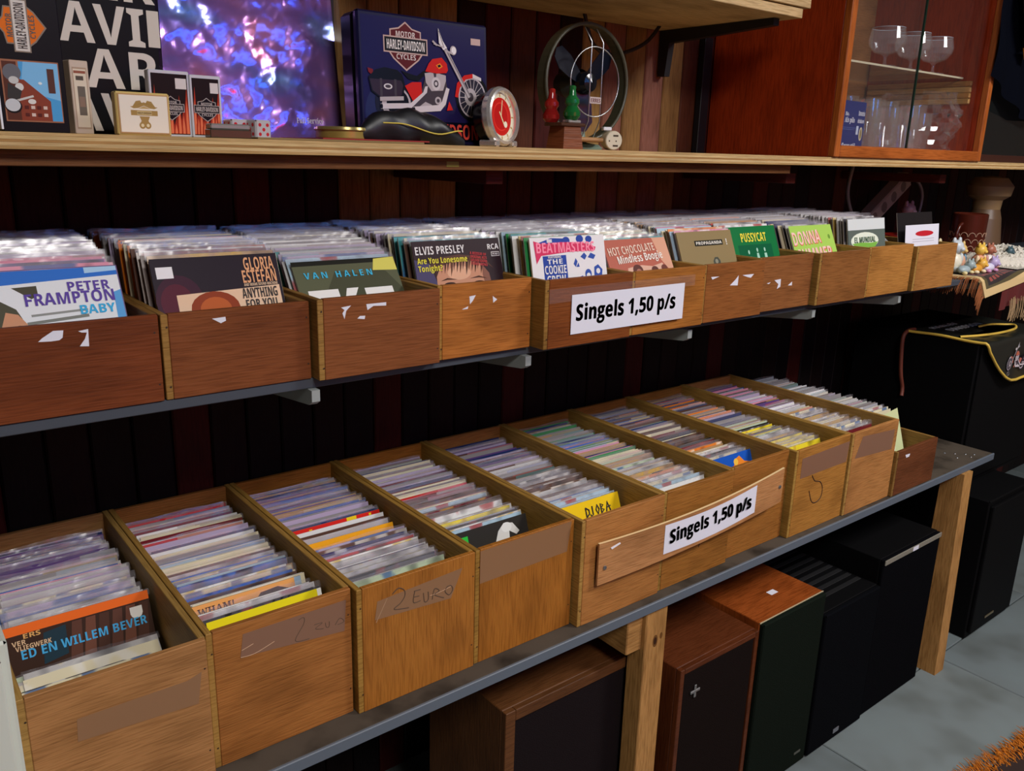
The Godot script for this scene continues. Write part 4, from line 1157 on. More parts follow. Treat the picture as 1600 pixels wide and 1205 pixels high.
func shelf_goods() -> void:
	var y := PS + 0.0002
	# tall black box, far left
	var t := thing("gift_box", "tall black box with orange emblem and a brick-building photo at the shelf's far left", "box", Vector3(0.281, y, 0.300))
	box("body", Vector3(-0.0315, 0, -0.03), Vector3(0.036, 0.26, 0.0255), _dim("100e14"), t, 0, 0.0008)
	box("pages", Vector3(-0.0335, 0.002, -0.028), Vector3(-0.0312, 0.258, 0.026), hexm("e4e6ee", 0.7), t, 0, 0.0004)
	var ph: Array = [[Color("a06a50"), rc(-0.0275, 0.011, 0.058, 0.0655)], [Color("4f9fd8"), rc(-0.010, 0.0125, 0.0395, 0.0625)], [Color("7fbce8"), pv([-0.010, 0.045, 0.0295, 0.035, 0.0295, 0.075, -0.005, 0.075])], [Color("8a4030"), pv([-0.026, 0.0125, 0.019, 0.0125, 0.019, 0.034, -0.006, 0.056, -0.026, 0.056])], [Color("5a3428"), rc(-0.026, 0.0125, 0.014, 0.062)], [Color("6a6a70"), el(-0.017, 0.063, 0.009, 0.009)], [Color("c8c6c4"), el(-0.016, 0.055, 0.005, 0.004)], [Color("d8d6d2"), el(-0.011, 0.048, 0.0042, 0.0042)], [Color("3c3838"), pv([-0.024, 0.036, -0.012, 0.034, -0.009, 0.044, -0.022, 0.052])], [Color("cdc9c4"), ln(-0.016, 0.033, 0.002, 0.039, 0.0022)], [Color("dedad4"), el(0.0, 0.033, 0.004, 0.0028)], [Color("1d1a1c"), el(-0.019, 0.0275, 0.0085, 0.0078)], [Color("c9ccd0"), el(-0.0195, 0.0285, 0.0075, 0.0068)], [Color("5a3a34"), rc(0.018, 0.043, 0.007, 0.026)], [Color("dfeaf2"), el(0.010, 0.053, 0.002, 0.0015)]]
	for r in 2:
		for c in 4: ph.append([Color("d8c0b4") if c % 2 else Color("5c2a22"), rc(-0.008 + c * 0.0062, 0.017 + r * 0.008, 0.004, 0.0035)])
	art("photo_print", t, ph, Vector3(0, 0, 0.0257))
	emblem(t, Vector3(-0.003, 0.112, 0.0257), 0.052, Color("e0701e"), Color("d8d0c8"), Color("8a7a6c"), Color("2c1a14"), Vector3(0, 0, 90))
	text("lettering", t, "THE RIDE", 0.006, Vector3(-0.010, 0.170, 0.026), hexm("8d8a90"), 0.036, Vector3(0, 0, 90))
	text("lettering", t, "FREE", 0.006, Vector3(0.0, 0.170, 0.026), hexm("8d8a90"), 0.03, Vector3(0, 0, 90))
	# black tin with big cream capitals
	t = thing("letter_tin", "square black tin wrapped in huge cream capitals behind the small boxes", "tin", Vector3(0.402, y, 0.150))
	box("body", Vector3(-0.072, 0, -0.06), Vector3(0.062, 0.275, 0.062), _dim("0a090b"), t, 1, 0.006)
	var cr := hexm("d9cfc2", 0.45)
	var cr_ink: Material = M.ink
	for row in 5:
		var yy: float = 0.0285 + row * 0.0535
		if row % 2 == 1:
			text("lettering", t, "AR", 0.046, Vector3(-0.036, yy, 0.0623), cr, 0.092, Vector3.ZERO, wide, true)
		else:
			text("lettering", t, "AVI", 0.046, Vector3(-0.062, yy, 0.0623), cr, 0.102, Vector3.ZERO, wide, true)
			art("lettering", t, [[Color("d9cfc2"), rc(0.044, yy - 0.0225, 0.015, 0.045)]], Vector3(0, 0, 0.0623), Vector3.ZERO, cr_ink)
	# slim pale box
	t = thing("slim_box", "slim cream box with brown pictures standing beside the black photo box", "box", Vector3(0.343, y, 0.232))
	t.rotation.y = 0.16
	box("body", Vector3(-0.011, 0, -0.03), Vector3(0.011, 0.086, 0.028), hexm("cdb9a6", 0.5), t, 1, 0.0008)
	art("print", t, [[Color("b49a84"), rc(-0.0085, 0.006, 0.017, 0.072)], [Color("e0d2bc"), rc(-0.0075, 0.008, 0.015, 0.068)], [Color("6f665c"), rc(-0.004, 0.022, 0.009, 0.034)], [Color("8e7466"), rc(-0.003, 0.032, 0.007, 0.012)], [Color("5a5048"), rc(-0.005, 0.063, 0.009, 0.005)], [Color("9a5a48"), rc(-0.007, 0.071, 0.014, 0.003)]], Vector3(0, 0, 0.0282))
	# cream box with golden eagle
	t = thing("eagle_box", "cream flat box with a golden eagle emblem in front of the card packs", "box", Vector3(0.402, y, 0.318))
	t.rotation.y = -0.02
	box("body", Vector3(-0.031, 0, -0.018), Vector3(0.032, 0.0505, 0.0), hexm("d7bb72", 0.5), t, 0, 0.0015)
	box("lid", Vector3(-0.0285, 0.0022, 0.0), Vector3(0.0300, 0.0483, 0.0012), hexm("b98f58", 0.5), t, 0, 0.001)
	box("label_face", Vector3(-0.027, 0.0036, 0.0008), Vector3(0.0287, 0.0468, 0.0017), hexm("e9dfd0", 0.6), t, 0, 0.0006)
	var gd := Color("a8874e")
	art("print", t, [[gd, pv([-0.016, 0.033, -0.013, 0.0335, -0.009, 0.0395, -0.004, 0.0405, -0.002, 0.037, 0.0, 0.0385, 0.002, 0.037, 0.004, 0.0405, 0.009, 0.0395, 0.013, 0.0335, 0.016, 0.033, 0.012, 0.031, 0.007, 0.0315, 0.0, 0.0345, -0.007, 0.0315, -0.012, 0.031])], [Color("c0a068"), pv([-0.007, 0.031, 0.0, 0.034, 0.007, 0.031])], [gd, pv([-0.0155, 0.023, 0.0155, 0.023, 0.0155, 0.029, -0.0155, 0.029])], [Color("d8c08a"), rc(-0.0085, 0.0238, 0.017, 0.0044)], [gd, pv([-0.006, 0.022, 0.006, 0.022, 0.004, 0.017, 0.006, 0.012, -0.006, 0.012, -0.004, 0.017])], [gd, el(-0.0032, 0.0115, 0.0036, 0.004)], [gd, el(0.0032, 0.0115, 0.0036, 0.004)], [Color("e2d2ac"), el(-0.0032, 0.0115, 0.0018, 0.002)], [Color("e2d2ac"), el(0.0032, 0.0115, 0.0018, 0.002)]], Vector3(0.001, 0.0005, 0.00175))
	text("lettering", t, "HARLEY-DAVIDSON", 0.0026, Vector3(0.001, 0.0265, 0.0021), hexm("8a6a34"), 0.016)
	# two flame card packs
	for k in 2:
		t = thing("card_pack", ["plastic-cased pack of flame-printed playing cards half behind the cream box", "plastic-cased flame-printed card pack standing in front of the shiny foil cover"][k], "card pack", Vector3([0.450, 0.4955][k], y, [0.272, 0.274][k]), "flame-printed card packs")
		var w: float = [0.0255, 0.0205][k]
		var h: float = [0.0815, 0.0785][k]
		box("case", Vector3(-w, 0, -0.016), Vector3(w, h, 0.0), hexm("c9cbd2", 0.25), t, 1, 0.001)
		var fw := w - 0.003
		var fl: Array = [[Color("20120f"), rc(-fw, 0.003, fw * 2, h - 0.007)]]
		for j in 9:
			var fx := -fw + fw * 2 * (j + 0.5) / 9.0
			var fh: float = [0.060, 0.030, 0.044, 0.024, 0.038, 0.020, 0.048, 0.034, 0.058][j]
			fl.append([Color("a8331e"), pv([fx - 0.0036, 0.004, fx + 0.0036, 0.004, fx + 0.0022, fh * 0.5, fx + 0.001, fh + 0.004, fx - 0.003, fh * 0.55])])
			fl.append([Color("e87850"), pv([fx - 0.0018, 0.004, fx + 0.0018, 0.004, fx + 0.0012, fh * 0.45, fx, fh * 0.8, fx - 0.0016, fh * 0.4])])
		for p in fl:
			var poly: PackedVector2Array = p[1]
			for q in poly.size(): poly[q].x = clampf(poly[q].x, -fw, fw)
			p[1] = poly
		fl.append([Color("dcd2d0"), rc(fw * 0.32, h - 0.022, fw * 0.62, 0.013)])
		art("print", t, fl, Vector3(0, 0, 0.0003), Vector3.ZERO, null, 0.00003)
		emblem(t, Vector3(0, 0.036, 0.0012), 0.032, Color("1c1516"), Color("1c1516"), Color("b0a4a0"), Color("c8bcb8"))
	# lighter / small glass block and the dice
	t = thing("lighter", "flat chrome and smoked-glass lighter lying in front of the dice", "lighter", Vector3(0.502, y, 0.332))
	box("base", Vector3(-0.027, 0, -0.012), Vector3(0.027, 0.0105, 0.008), hexm("4c463a", 0.15, 0.3), t, 0, 0.001)
	box("top", Vector3(-0.026, 0.0105, -0.011), Vector3(0.026, 0.0175, 0.007), hexm("8c8c86", 0.35, 0.3), t, 0, 0.0015)
	var dp := [[0.554, 0.300, 0.25, "white die with red pips in the open, right of the lighter"], [0.529, 0.285, 0.1, "white die with red pips mostly hidden behind the lighter"]]
	for d in dp:
		t = thing("die", d[3], "die", Vector3(d[0], y, d[1]), "white dice with red pips")
		t.rotation.y = d[2]
		box("cube", Vector3(-0.0125, 0, -0.0125), Vector3(0.0125, 0.025, 0.0125), hexm("b9b4b8", 0.3), t, 0, 0.002)
		var pip: Array = []
		for p in [[-0.006, 0.0065], [0.006, 0.0065], [0.0, 0.0125], [-0.006, 0.0185], [0.006, 0.0185]]: pip.append([Color("c02a34"), el(p[0], p[1], 0.0024, 0.0024, 12)])
		art("pips", t, pip, Vector3(0, 0, 0.0126))
		art("pips", t, pip, Vector3(-0.0126, 0, 0), Vector3(0, -90, 0))
	foil_cover()
	# brown card lying flat with a round golden tin on it
	t = thing("brown_card", "flat khaki card lying on the shelf edge under the golden tin", "card", Vector3(0.66, y, 0.26))
	t.rotation = Vector3(0, -0.03, 0)
	box("sheet", Vector3(-0.125, 0.0, -0.09), Vector3(0.125, 0.0025, 0.095), hexm("8a7444", 0.5), t, 0, 0.0005)
	box("red_sheet", Vector3(-0.03, 0.0026, -0.07), Vector3(0.14, 0.0045, 0.085), hexm("9a2622", 0.5), t, 0, 0.0005)
	t = thing("round_tin", "round shallow golden tin lying on the khaki card below the foil cover", "tin", Vector3(0.688, y + 0.0048, 0.285))
	var st := tool()
	lathe(st, [Vector2(0, 0), Vector2(0.038, 0), Vector2(0.0385, 0.001), Vector2(0.0385, 0.011), Vector2(0.0365, 0.0125), Vector2(0, 0.0125)], 40)
	obj("body", st, hexm("a8924a", 0.3, 0.4), t)
	st = tool()
	lathe(st, [Vector2(0.040, 0.0105), Vector2(0.041, 0.012), Vector2(0.040, 0.0155), Vector2(0.036, 0.0165), Vector2(0.034, 0.0158), Vector2(0, 0.0158)], 40)
	obj("lid", st, hexm("9a8a50", 0.25, 0.5), t)
	# tin with motorbike picture
	t = thing("picture_tin", "dark blue hinged tin box showing a red motorcycle, right of the foil cover", "tin", Vector3(0.7325, y, 0.262))
	t.rotation_degrees.x = -3.5
	var bs := hexm("17162a", 0.25)
	box("body", Vector3(0, 0, -0.055), Vector3(0.240, 0.1905, -0.014), _dim("0a0a10"), t, 0, 0.006)
	box("lid", Vector3(0, 0, -0.0135), Vector3(0.240, 0.1905, 0.0), _dim("18163a"), t, 0, 0.004)
	var bg: Array = [[Color("22204c"), rc(0.006, 0.03, 0.228, 0.154)], [Color("121220"), rc(0.006, 0.006, 0.228, 0.030)], [Color("2e3058"), el(0.03, 0.045, 0.022, 0.035)]]
	art("picture", t, bg, Vector3(0, 0, 0.0001), Vector3.ZERO, M.gloss_ink)
	art("picture", t, bike_layers(Color("d02a24")), Vector3(0.003, -0.001, 0.0006), Vector3.ZERO, M.gloss_ink, 0.00003)
	emblem(t, Vector3(0.083, 0.146, 0.0004), 0.075, Color("5c1418"), Color("121018"), Color("c8a8a0"), Color("e6dcd8"))
	text("lettering", t, "HARLEY-DAVIDSON", 0.023, Vector3(0.120, 0.021, 0.0005), hexm("d8402e"), 0.195)
	box("price_label", Vector3(0.206, 0.158, 0.0), Vector3(0.225, 0.168, 0.0006), hexm("c9a8a0"), t, 0, 0.0003)
	# black pouch with yellow piping in front of the tin
	t = thing("pouch", "limp black pouch with yellow piping lying against the motorcycle tin", "pouch", Vector3(0.79, y + 0.001, 0.315))
	st = tool()
	var nx := 26
	var na := 14
	var ring := func(i: int, k: int) -> Vector3:
		var u := float(i) / nx
		var x := lerpf(-0.088, 0.092, u)
		var hh := 0.060 * pow(sin(PI * clampf(u * 0.94 + 0.03, 0, 1)), 0.45) * lerpf(1.08, 0.58, u)
		var dd := 0.017 * pow(sin(PI * clampf(u * 0.94 + 0.03, 0, 1)), 0.5)
		var a := TAU * k / na
		var fold := 1.0 + 0.08 * sin(x * 130 + a * 2.0) + 0.05 * sin(x * 60 - a * 3.0)
		return Vector3(x, hh * 0.5 + sin(a) * hh * 0.5 * fold - 0.002 + 0.002 * sin(x * 50), cos(a) * dd * fold)
	for i in nx:
		for k in na:
			var p := [ring.call(i, k), ring.call(i, k + 1), ring.call(i + 1, k + 1), ring.call(i + 1, k)]
			quad(st, p[3], p[2], p[1], p[0])
	st.index(); st.generate_normals()
	obj("body", st, hexm("0e1014", 0.42), t)
	st = tool()
	var pp: Array = []
	for i in 20:
		var u := i / 19.0
		pp.append(Vector3(lerpf(-0.058, 0.086, u), 0.0275 - 0.013 * smoothstep(0.15, 0.65, u) + 0.006 * smoothstep(0.65, 0.95, u), 0.0185 - 0.010 * pow(absf(u - 0.45) * 2.0, 3.0)))
	tube(st, pp, 0.0011, 6)
	obj("piping", st, hexm("d8c24a", 0.5), t)
	clock_and_fan(y)

func foil_cover() -> void:
	# big record cover in crumpled shiny foil, reflections painted into its colour
	var t := thing("foil_cover", "large record cover of crumpled foil with painted-in violet reflections leaning against the wall boards", "record", Vector3(0.594, PS + 0.0005, 0.165))
	t.rotation_degrees.x = -9.0
	box("sleeve", Vector3(-0.157, 0, -0.004), Vector3(0.157, 0.315, -0.0012), hexm("3a2a6a", 0.5), t, 0, 0.0005)
	var nz := FastNoiseLite.new()
	nz.seed = 12
	nz.frequency = 13.0
	nz.fractal_octaves = 2
	nz.noise_type = FastNoiseLite.TYPE_CELLULAR
	nz.cellular_return_type = FastNoiseLite.RETURN_DISTANCE
	var n2 := FastNoiseLite.new()
	n2.seed = 4
	n2.frequency = 9.0
	var st := tool()
	var n := 90
	var hgt := func(i: int, j: int) -> Vector3:
		var x := -0.157 + 0.314 * i / n
		var y := 0.315 * j / n
		var e := minf(minf(i, n - i), minf(j, n - j)) / 6.0
		var s := 0.5 + 0.5 * sin((x * 0.75 + y) * 95.0)
		return Vector3(x, y, 0.003 + clampf(e, 0, 1) * (0.010 * (nz.get_noise_2d(x, y) + 1.0) * 0.5 + 0.004 * n2.get_noise_2d(x, y) + 0.0012 * s * clampf((0.02 - x) * 12.0, 0, 1)))
	for i in n:
		for j in n:
			quad(st, hgt.call(i, j), hgt.call(i + 1, j), hgt.call(i + 1, j + 1), hgt.call(i, j + 1), Vector2(i, j) / n, Vector2(i + 1, j) / n, Vector2(i + 1, j + 1) / n, Vector2(i, j + 1) / n)
	st.index()
	st.generate_normals()
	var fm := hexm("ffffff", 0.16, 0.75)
	fm.albedo_texture = noise_tex(0.007, [[0.0, Color("8fb4ff")], [0.3, Color("9c90f4")], [0.5, Color("b88cf0")], [0.7, Color("cc94f0")], [1.0, Color("ff9cc4")]], 256, FastNoiseLite.TYPE_SIMPLEX_SMOOTH, 3, false, 71)  # blue, violet and pink neon reflections put into the base colour
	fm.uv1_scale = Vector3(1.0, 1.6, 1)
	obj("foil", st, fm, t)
	text("lettering", t, "Full Service", 0.008, Vector3(0.10, 0.030, 0.0062), hexm("e8e0e8"), 0.045, Vector3.ZERO, serif)
	text("lettering", t, "J R", 0.016, Vector3(-0.055, 0.036, 0.0062), hexm("d05a90"), 0.035)
	st = tool()
	quad(st, Vector3(0.150, 0, 0.004), Vector3(0.172, 0, 0.0), Vector3(0.172, 0.33, 0.0), Vector3(0.150, 0.33, 0.004))
	obj("plastic_cover", st, M.plastic, t)

func clock_and_fan(y: float) -> void:
	# alarm clock
	var t := thing("alarm_clock", "round chrome alarm clock with red dial between the tin and the fan", "clock", Vector3(0.968, y, 0.298))
	t.rotation_degrees.y = 19
	var b := Basis(Vector3.RIGHT, PI / 2 - 0.10)
	var body := Node3D.new()
	var st := tool()
	lathe(st, [Vector2(0, -0.036), Vector2(0.030, -0.035), Vector2(0.041, -0.026), Vector2(0.043, -0.012), Vector2(0.044, -0.004)], 40)
	var o := obj("case", st, hexm("1a1a1c", 0.15, 0.6), t)
	o.transform = Transform3D(b, Vector3(0, 0.0475, 0))
	st = tool()
	lathe(st, [Vector2(0.044, -0.008), Vector2(0.0468, -0.004), Vector2(0.0468, 0.004), Vector2(0.044, 0.009), Vector2(0.040, 0.010), Vector2(0.038, 0.006), Vector2(0.037, 0.001)], 48)
	o = obj("bezel", st, M.chrome, t)
	o.transform = Transform3D(b, Vector3(0, 0.0475, 0))
	var L: Array = [[Color("e4dcc0"), el(0, 0, 0.0372, 0.0372, 40)], [Color("c8201c"), el(0, 0, 0.0300, 0.0300, 36)], [Color("e0352c"), el(0, 0, 0.0225, 0.0225, 30)], [Color("c01c1a"), el(0, 0, 0.0205, 0.0205, 30)]]
	for i in 12:
		var a := TAU * i / 12
		L.append([Color("b88a3a"), ln(cos(a) * 0.031, sin(a) * 0.031, cos(a) * 0.036, sin(a) * 0.036, 0.0022)])
	L.append([Color("efe2b0"), ln(-0.004, 0.008, 0.010, -0.016, 0.0026)])
	L.append([Color("efe2b0"), ln(0.0, 0.0, 0.006, 0.026, 0.0018)])
	L.append([Color("f2ead0"), el(0.012, -0.012, 0.005, 0.005)])
	o = art("dial", t, L)
	o.transform = Transform3D(Basis(Vector3.RIGHT, -0.10), Vector3(0, 0.0475, 0.0008))
	st = tool()
	for s in [-1, 1]:
		bx(st, Vector3(s * 0.026 - 0.007, 0, -0.02), Vector3(s * 0.026 + 0.007, 0.010, 0.014), 0, 0.002)
	obj("foot", st, M.chrome, t)
	# fan
	t = thing("fan", "old table fan with large wire guard ring and dark blue blades", "fan", Vector3(1.246, y, 0.195))
	var c := Vector3(0, 0.1225, 0)
	st = tool()
	var pts: Array = []
	for i in 49:
		var a := TAU * i / 48
		pts.append(c + Vector3(cos(a) * 0.104, sin(a) * 0.104, 0.01))
	tube(st, pts, 0.0035, 8)
	lathe_ring(st, c, 0.1025, 0.1055, -0.014, 0.010)
	obj("guard_ring", st, hexm("4c4a3a", 0.35), t)
	st = tool()
	pts = []
	for i in 41:
		var a := TAU * i / 40
		pts.append(c + Vector3(cos(a) * 0.062, sin(a) * 0.062, 0.030))
	tube(st, pts, 0.0013, 6)
	for s in [-0.013, 0.0165]:
		tube(st, [c + Vector3(s, 0.096, 0.010), c + Vector3(s, 0.07, 0.030), c + Vector3(s, -0.07, 0.030), c + Vector3(s, -0.104, 0.012)], 0.0013, 6)
	obj("wire_guard", st, M.steel, t)
	st = tool()
	lathe(st, [Vector2(0, 0.014), Vector2(0.016, 0.010), Vector2(0.021, 0), Vector2(0.021, -0.016), Vector2(0, -0.016)].map(func(v): return v), 24)
	var hub := obj("hub", st, hexm("15181f", 0.15), t)
	hub.transform = Transform3D(Basis(Vector3.RIGHT, PI / 2), c + Vector3(0.004, 0, 0.004))
	for k in 3:
		st = tool()
		var poly := pv([0.0, -0.008, 0.02, -0.016, 0.05, -0.026, 0.078, -0.024, 0.090, -0.008, 0.088, 0.012, 0.070, 0.024, 0.04, 0.020, 0.015, 0.012])
		prism(st, poly, -0.0015, 0.0)
		var bl := obj("blade", st, hexm("0e1524", 0.3), t)
		bl.transform = Transform3D(Basis(Vector3.BACK, deg_to_rad([40, 145, 268][k])) * Basis(Vector3.RIGHT, 0.35), c + Vector3(0.004, 0, -0.006))
	st = tool()
	lathe(st, [Vector2(0, -0.06), Vector2(0.022, -0.055), Vector2(0.028, -0.03), Vector2(0.026, 0.0)], 24)
	o = obj("motor_housing", st, hexm("2e3a40", 0.3), t)
	o.transform = Transform3D(Basis(Vector3.RIGHT, PI / 2), c + Vector3(0.004, 0, -0.014))
	st = tool()
	lathe(st, [Vector2(0.046, 0), Vector2(0.048, 0.004), Vector2(0.040, 0.010), Vector2(0.016, 0.014), Vector2(0.012, 0.03), Vector2(0.010, 0.1)], 32)
	lathe(st, [Vector2(0.0, 0.0), Vector2(0.046, 0)], 32)
	obj("base", st, hexm("7f9484", 0.35), t, Vector3(0.02, 0, -0.03))
	st = tool()
	lathe(st, [Vector2(0.0, 0.0145), Vector2(0.030, 0.0145), Vector2(0.034, 0.0175), Vector2(0.030, 0.0205), Vector2(0.0, 0.0205)], 28)
	obj("base_rim", st, hexm("a6b8a8", 0.35), t, Vector3(0.005, 0, 0.008))
	box("name_plate", c + Vector3(-0.0125, -0.0385, 0.0305), c + Vector3(0.0165, -0.0265, 0.032), hexm("c9b8b4", 0.4), t, 0, 0.0004)
	text("lettering", t, "ERRES", 0.007, c + Vector3(0.002, -0.0325, 0.0322), hexm("6a3434"), 0.024)
	# wooden holder with gourd-shaped shakers
	t = thing("wooden_holder", "small tapered wooden holder with a flat top plate in front of the fan", "holder", Vector3(1.093, y, 0.318))
	st = tool()
	var w0 := 0.0225
	var w1 := 0.0185
	for k in 4:
		var r0 := Basis(Vector3.UP, PI / 2 * k)
		quad(st, r0 * Vector3(-w0, 0, w0), r0 * Vector3(w0, 0, w0), r0 * Vector3(w1, 0.037, w1), r0 * Vector3(-w1, 0.037, w1), Vector2(0, 0), Vector2(0.045, 0), Vector2(0.04, 0.037), Vector2(0.004, 0.037))
	quad(st, Vector3(-w1, 0.037, w1), Vector3(w1, 0.037, w1), Vector3(w1, 0.037, -w1), Vector3(-w1, 0.037, -w1))
	quad(st, Vector3(-w0, 0, -w0), Vector3(w0, 0, -w0), Vector3(w0, 0, w0), Vector3(-w0, 0, w0))
	obj("body", st, wood(Color("8a4f30"), 0.4), t)
	box("top_plate", Vector3(-0.029, 0.037, -0.022), Vector3(0.027, 0.0425, 0.022), wood(Color("5a3a2a"), 0.35), t, 0, 0.001)
	box("silver_plate", Vector3(-0.011, 0.0426, 0.004), Vector3(0.017, 0.0475, 0.021), M.chrome, t, 0, 0.0015)
	for k in 2:
		t = thing("shaker", ["glossy green gourd-shaped shaker standing on the wooden holder", "glossy red gourd-shaped shaker behind the green one"][k], "shaker", Vector3([1.0945, 1.074][k], y + [0.0477, 0.0427][k], [0.331, 0.302][k]), "gourd-shaped shakers")
		st = tool()
		lathe(st, [Vector2(0, 0), Vector2(0.010, 0.0), Vector2(0.0145, 0.006), Vector2(0.0148, 0.012), Vector2(0.011, 0.019), Vector2(0.0095, 0.022)], 24)
		obj("body", st, hexm(["16602c", "8a1a18"][k], 0.12), t)
		st = tool()
		lathe(st, [Vector2(0.0095, 0.022), Vector2(0.0125, 0.027), Vector2(0.012, 0.033), Vector2(0.007, 0.039), Vector2(0.0055, 0.048), Vector2(0.006, 0.053), Vector2(0.004, 0.055), Vector2(0, 0.055)], 24)
		obj("neck", st, hexm(["1c6a34", "9a201c"][k], 0.12), t)
	# wooden tool with cream disc head
	t = thing("stamp", "wooden handle with a round cream slotted head lying on the shelf edge", "tool", Vector3(1.178, y + 0.0165, 0.335))
	t.rotation_degrees = Vector3(0, -18, 0)
	st = tool()
	lathe(st, [Vector2(0, 0.011), Vector2(0.0150, 0.011), Vector2(0.0162, 0.0095), Vector2(0.0162, -0.010), Vector2(0.0150, -0.012), Vector2(0, -0.012)], 32)
	o = obj("head", st, hexm("d8ccb0", 0.5), t)
	o.transform = Transform3D(Basis(Vector3.RIGHT, PI / 2), Vector3(0.008, 0, 0.0))
	art("slots", t, [[Color("4a3f34"), rc(0.006, 0.0065, 0.010, 0.003)], [Color("4a3f34"), rc(0.006, -0.0105, 0.010, 0.003)], [Color("3a3028"), el(-0.001, -0.001, 0.0013, 0.0013, 10)], [Color("3a3028"), el(0.012, -0.001, 0.0013, 0.0013, 10)]], Vector3(0, 0, 0.0111))
	st = tool()
	tube(st, [Vector3(-0.066, 0.001, -0.012), Vector3(-0.008, 0.0, -0.001)], 0.0042, 10)
	obj("handle", st, hexm("b98a58", 0.5), t)
	box("catch", Vector3(-0.010, 0.0165, -0.006), Vector3(0.006, 0.0225, 0.004), M.white, t, 0, 0.001)
	# dark cable hanging in a loop behind the fan
	st = tool()
	var cv := Curve3D.new()
	for p in [[1.362, 1.70], [1.387, 1.638], [1.407, 1.612], [1.445, 1.600], [1.504, 1.610], [1.562, 1.635], [1.60, 1.671], [1.62, 1.70]]:
		cv.add_point(Vector3(p[0], p[1], 0.05))
	pts = []
	for i in 40: pts.append(cv.sample_baked(cv.get_baked_length() * i / 39.0, true))
	tube(st, pts, 0.0042, 8)
	meta(obj("cable", st, hexm("17100e", 0.5)), "dark cable hanging in a loop behind the fan under the short shelf", "cable")
	# coiled black cord on the short shelf
	st = tool()
	pts = []
	for i in 90:
		var a := i * 0.9
		pts.append(Vector3(1.60 + i * 0.0009, 1.7105 + 0.014 + 0.012 * sin(a), 0.318 + 0.012 * cos(a)))
	tube(st, pts, 0.0025, 6)
	meta(obj("coiled_cord", st, hexm("0f0f12", 0.4)), "black coiled cord lying on top of the short plywood shelf", "cord")

func lathe_ring(st: SurfaceTool, c: Vector3, r0: float, r1: float, z0: float, z1: float) -> void:
	var n := 48
	for i in n:
		var a := TAU * i / n
		var b := TAU * (i + 1) / n
		var da := Vector3(cos(a), sin(a), 0)
		var db := Vector3(cos(b), sin(b), 0)
		quad(st, c + da * r1 + Vector3(0, 0, z1), c + da * r1 + Vector3(0, 0, z0), c + db * r1 + Vector3(0, 0, z0), c + db * r1 + Vector3(0, 0, z1))
		quad(st, c + db * r0 + Vector3(0, 0, z1), c + db * r0 + Vector3(0, 0, z0), c + da * r0 + Vector3(0, 0, z0), c + da * r0 + Vector3(0, 0, z1))
		quad(st, c + da * r0 + Vector3(0, 0, z1), c + da * r1 + Vector3(0, 0, z1), c + db * r1 + Vector3(0, 0, z1), c + db * r0 + Vector3(0, 0, z1))
		quad(st, c + db * r0 + Vector3(0, 0, z0), c + db * r1 + Vector3(0, 0, z0), c + da * r1 + Vector3(0, 0, z0), c + da * r0 + Vector3(0, 0, z0))

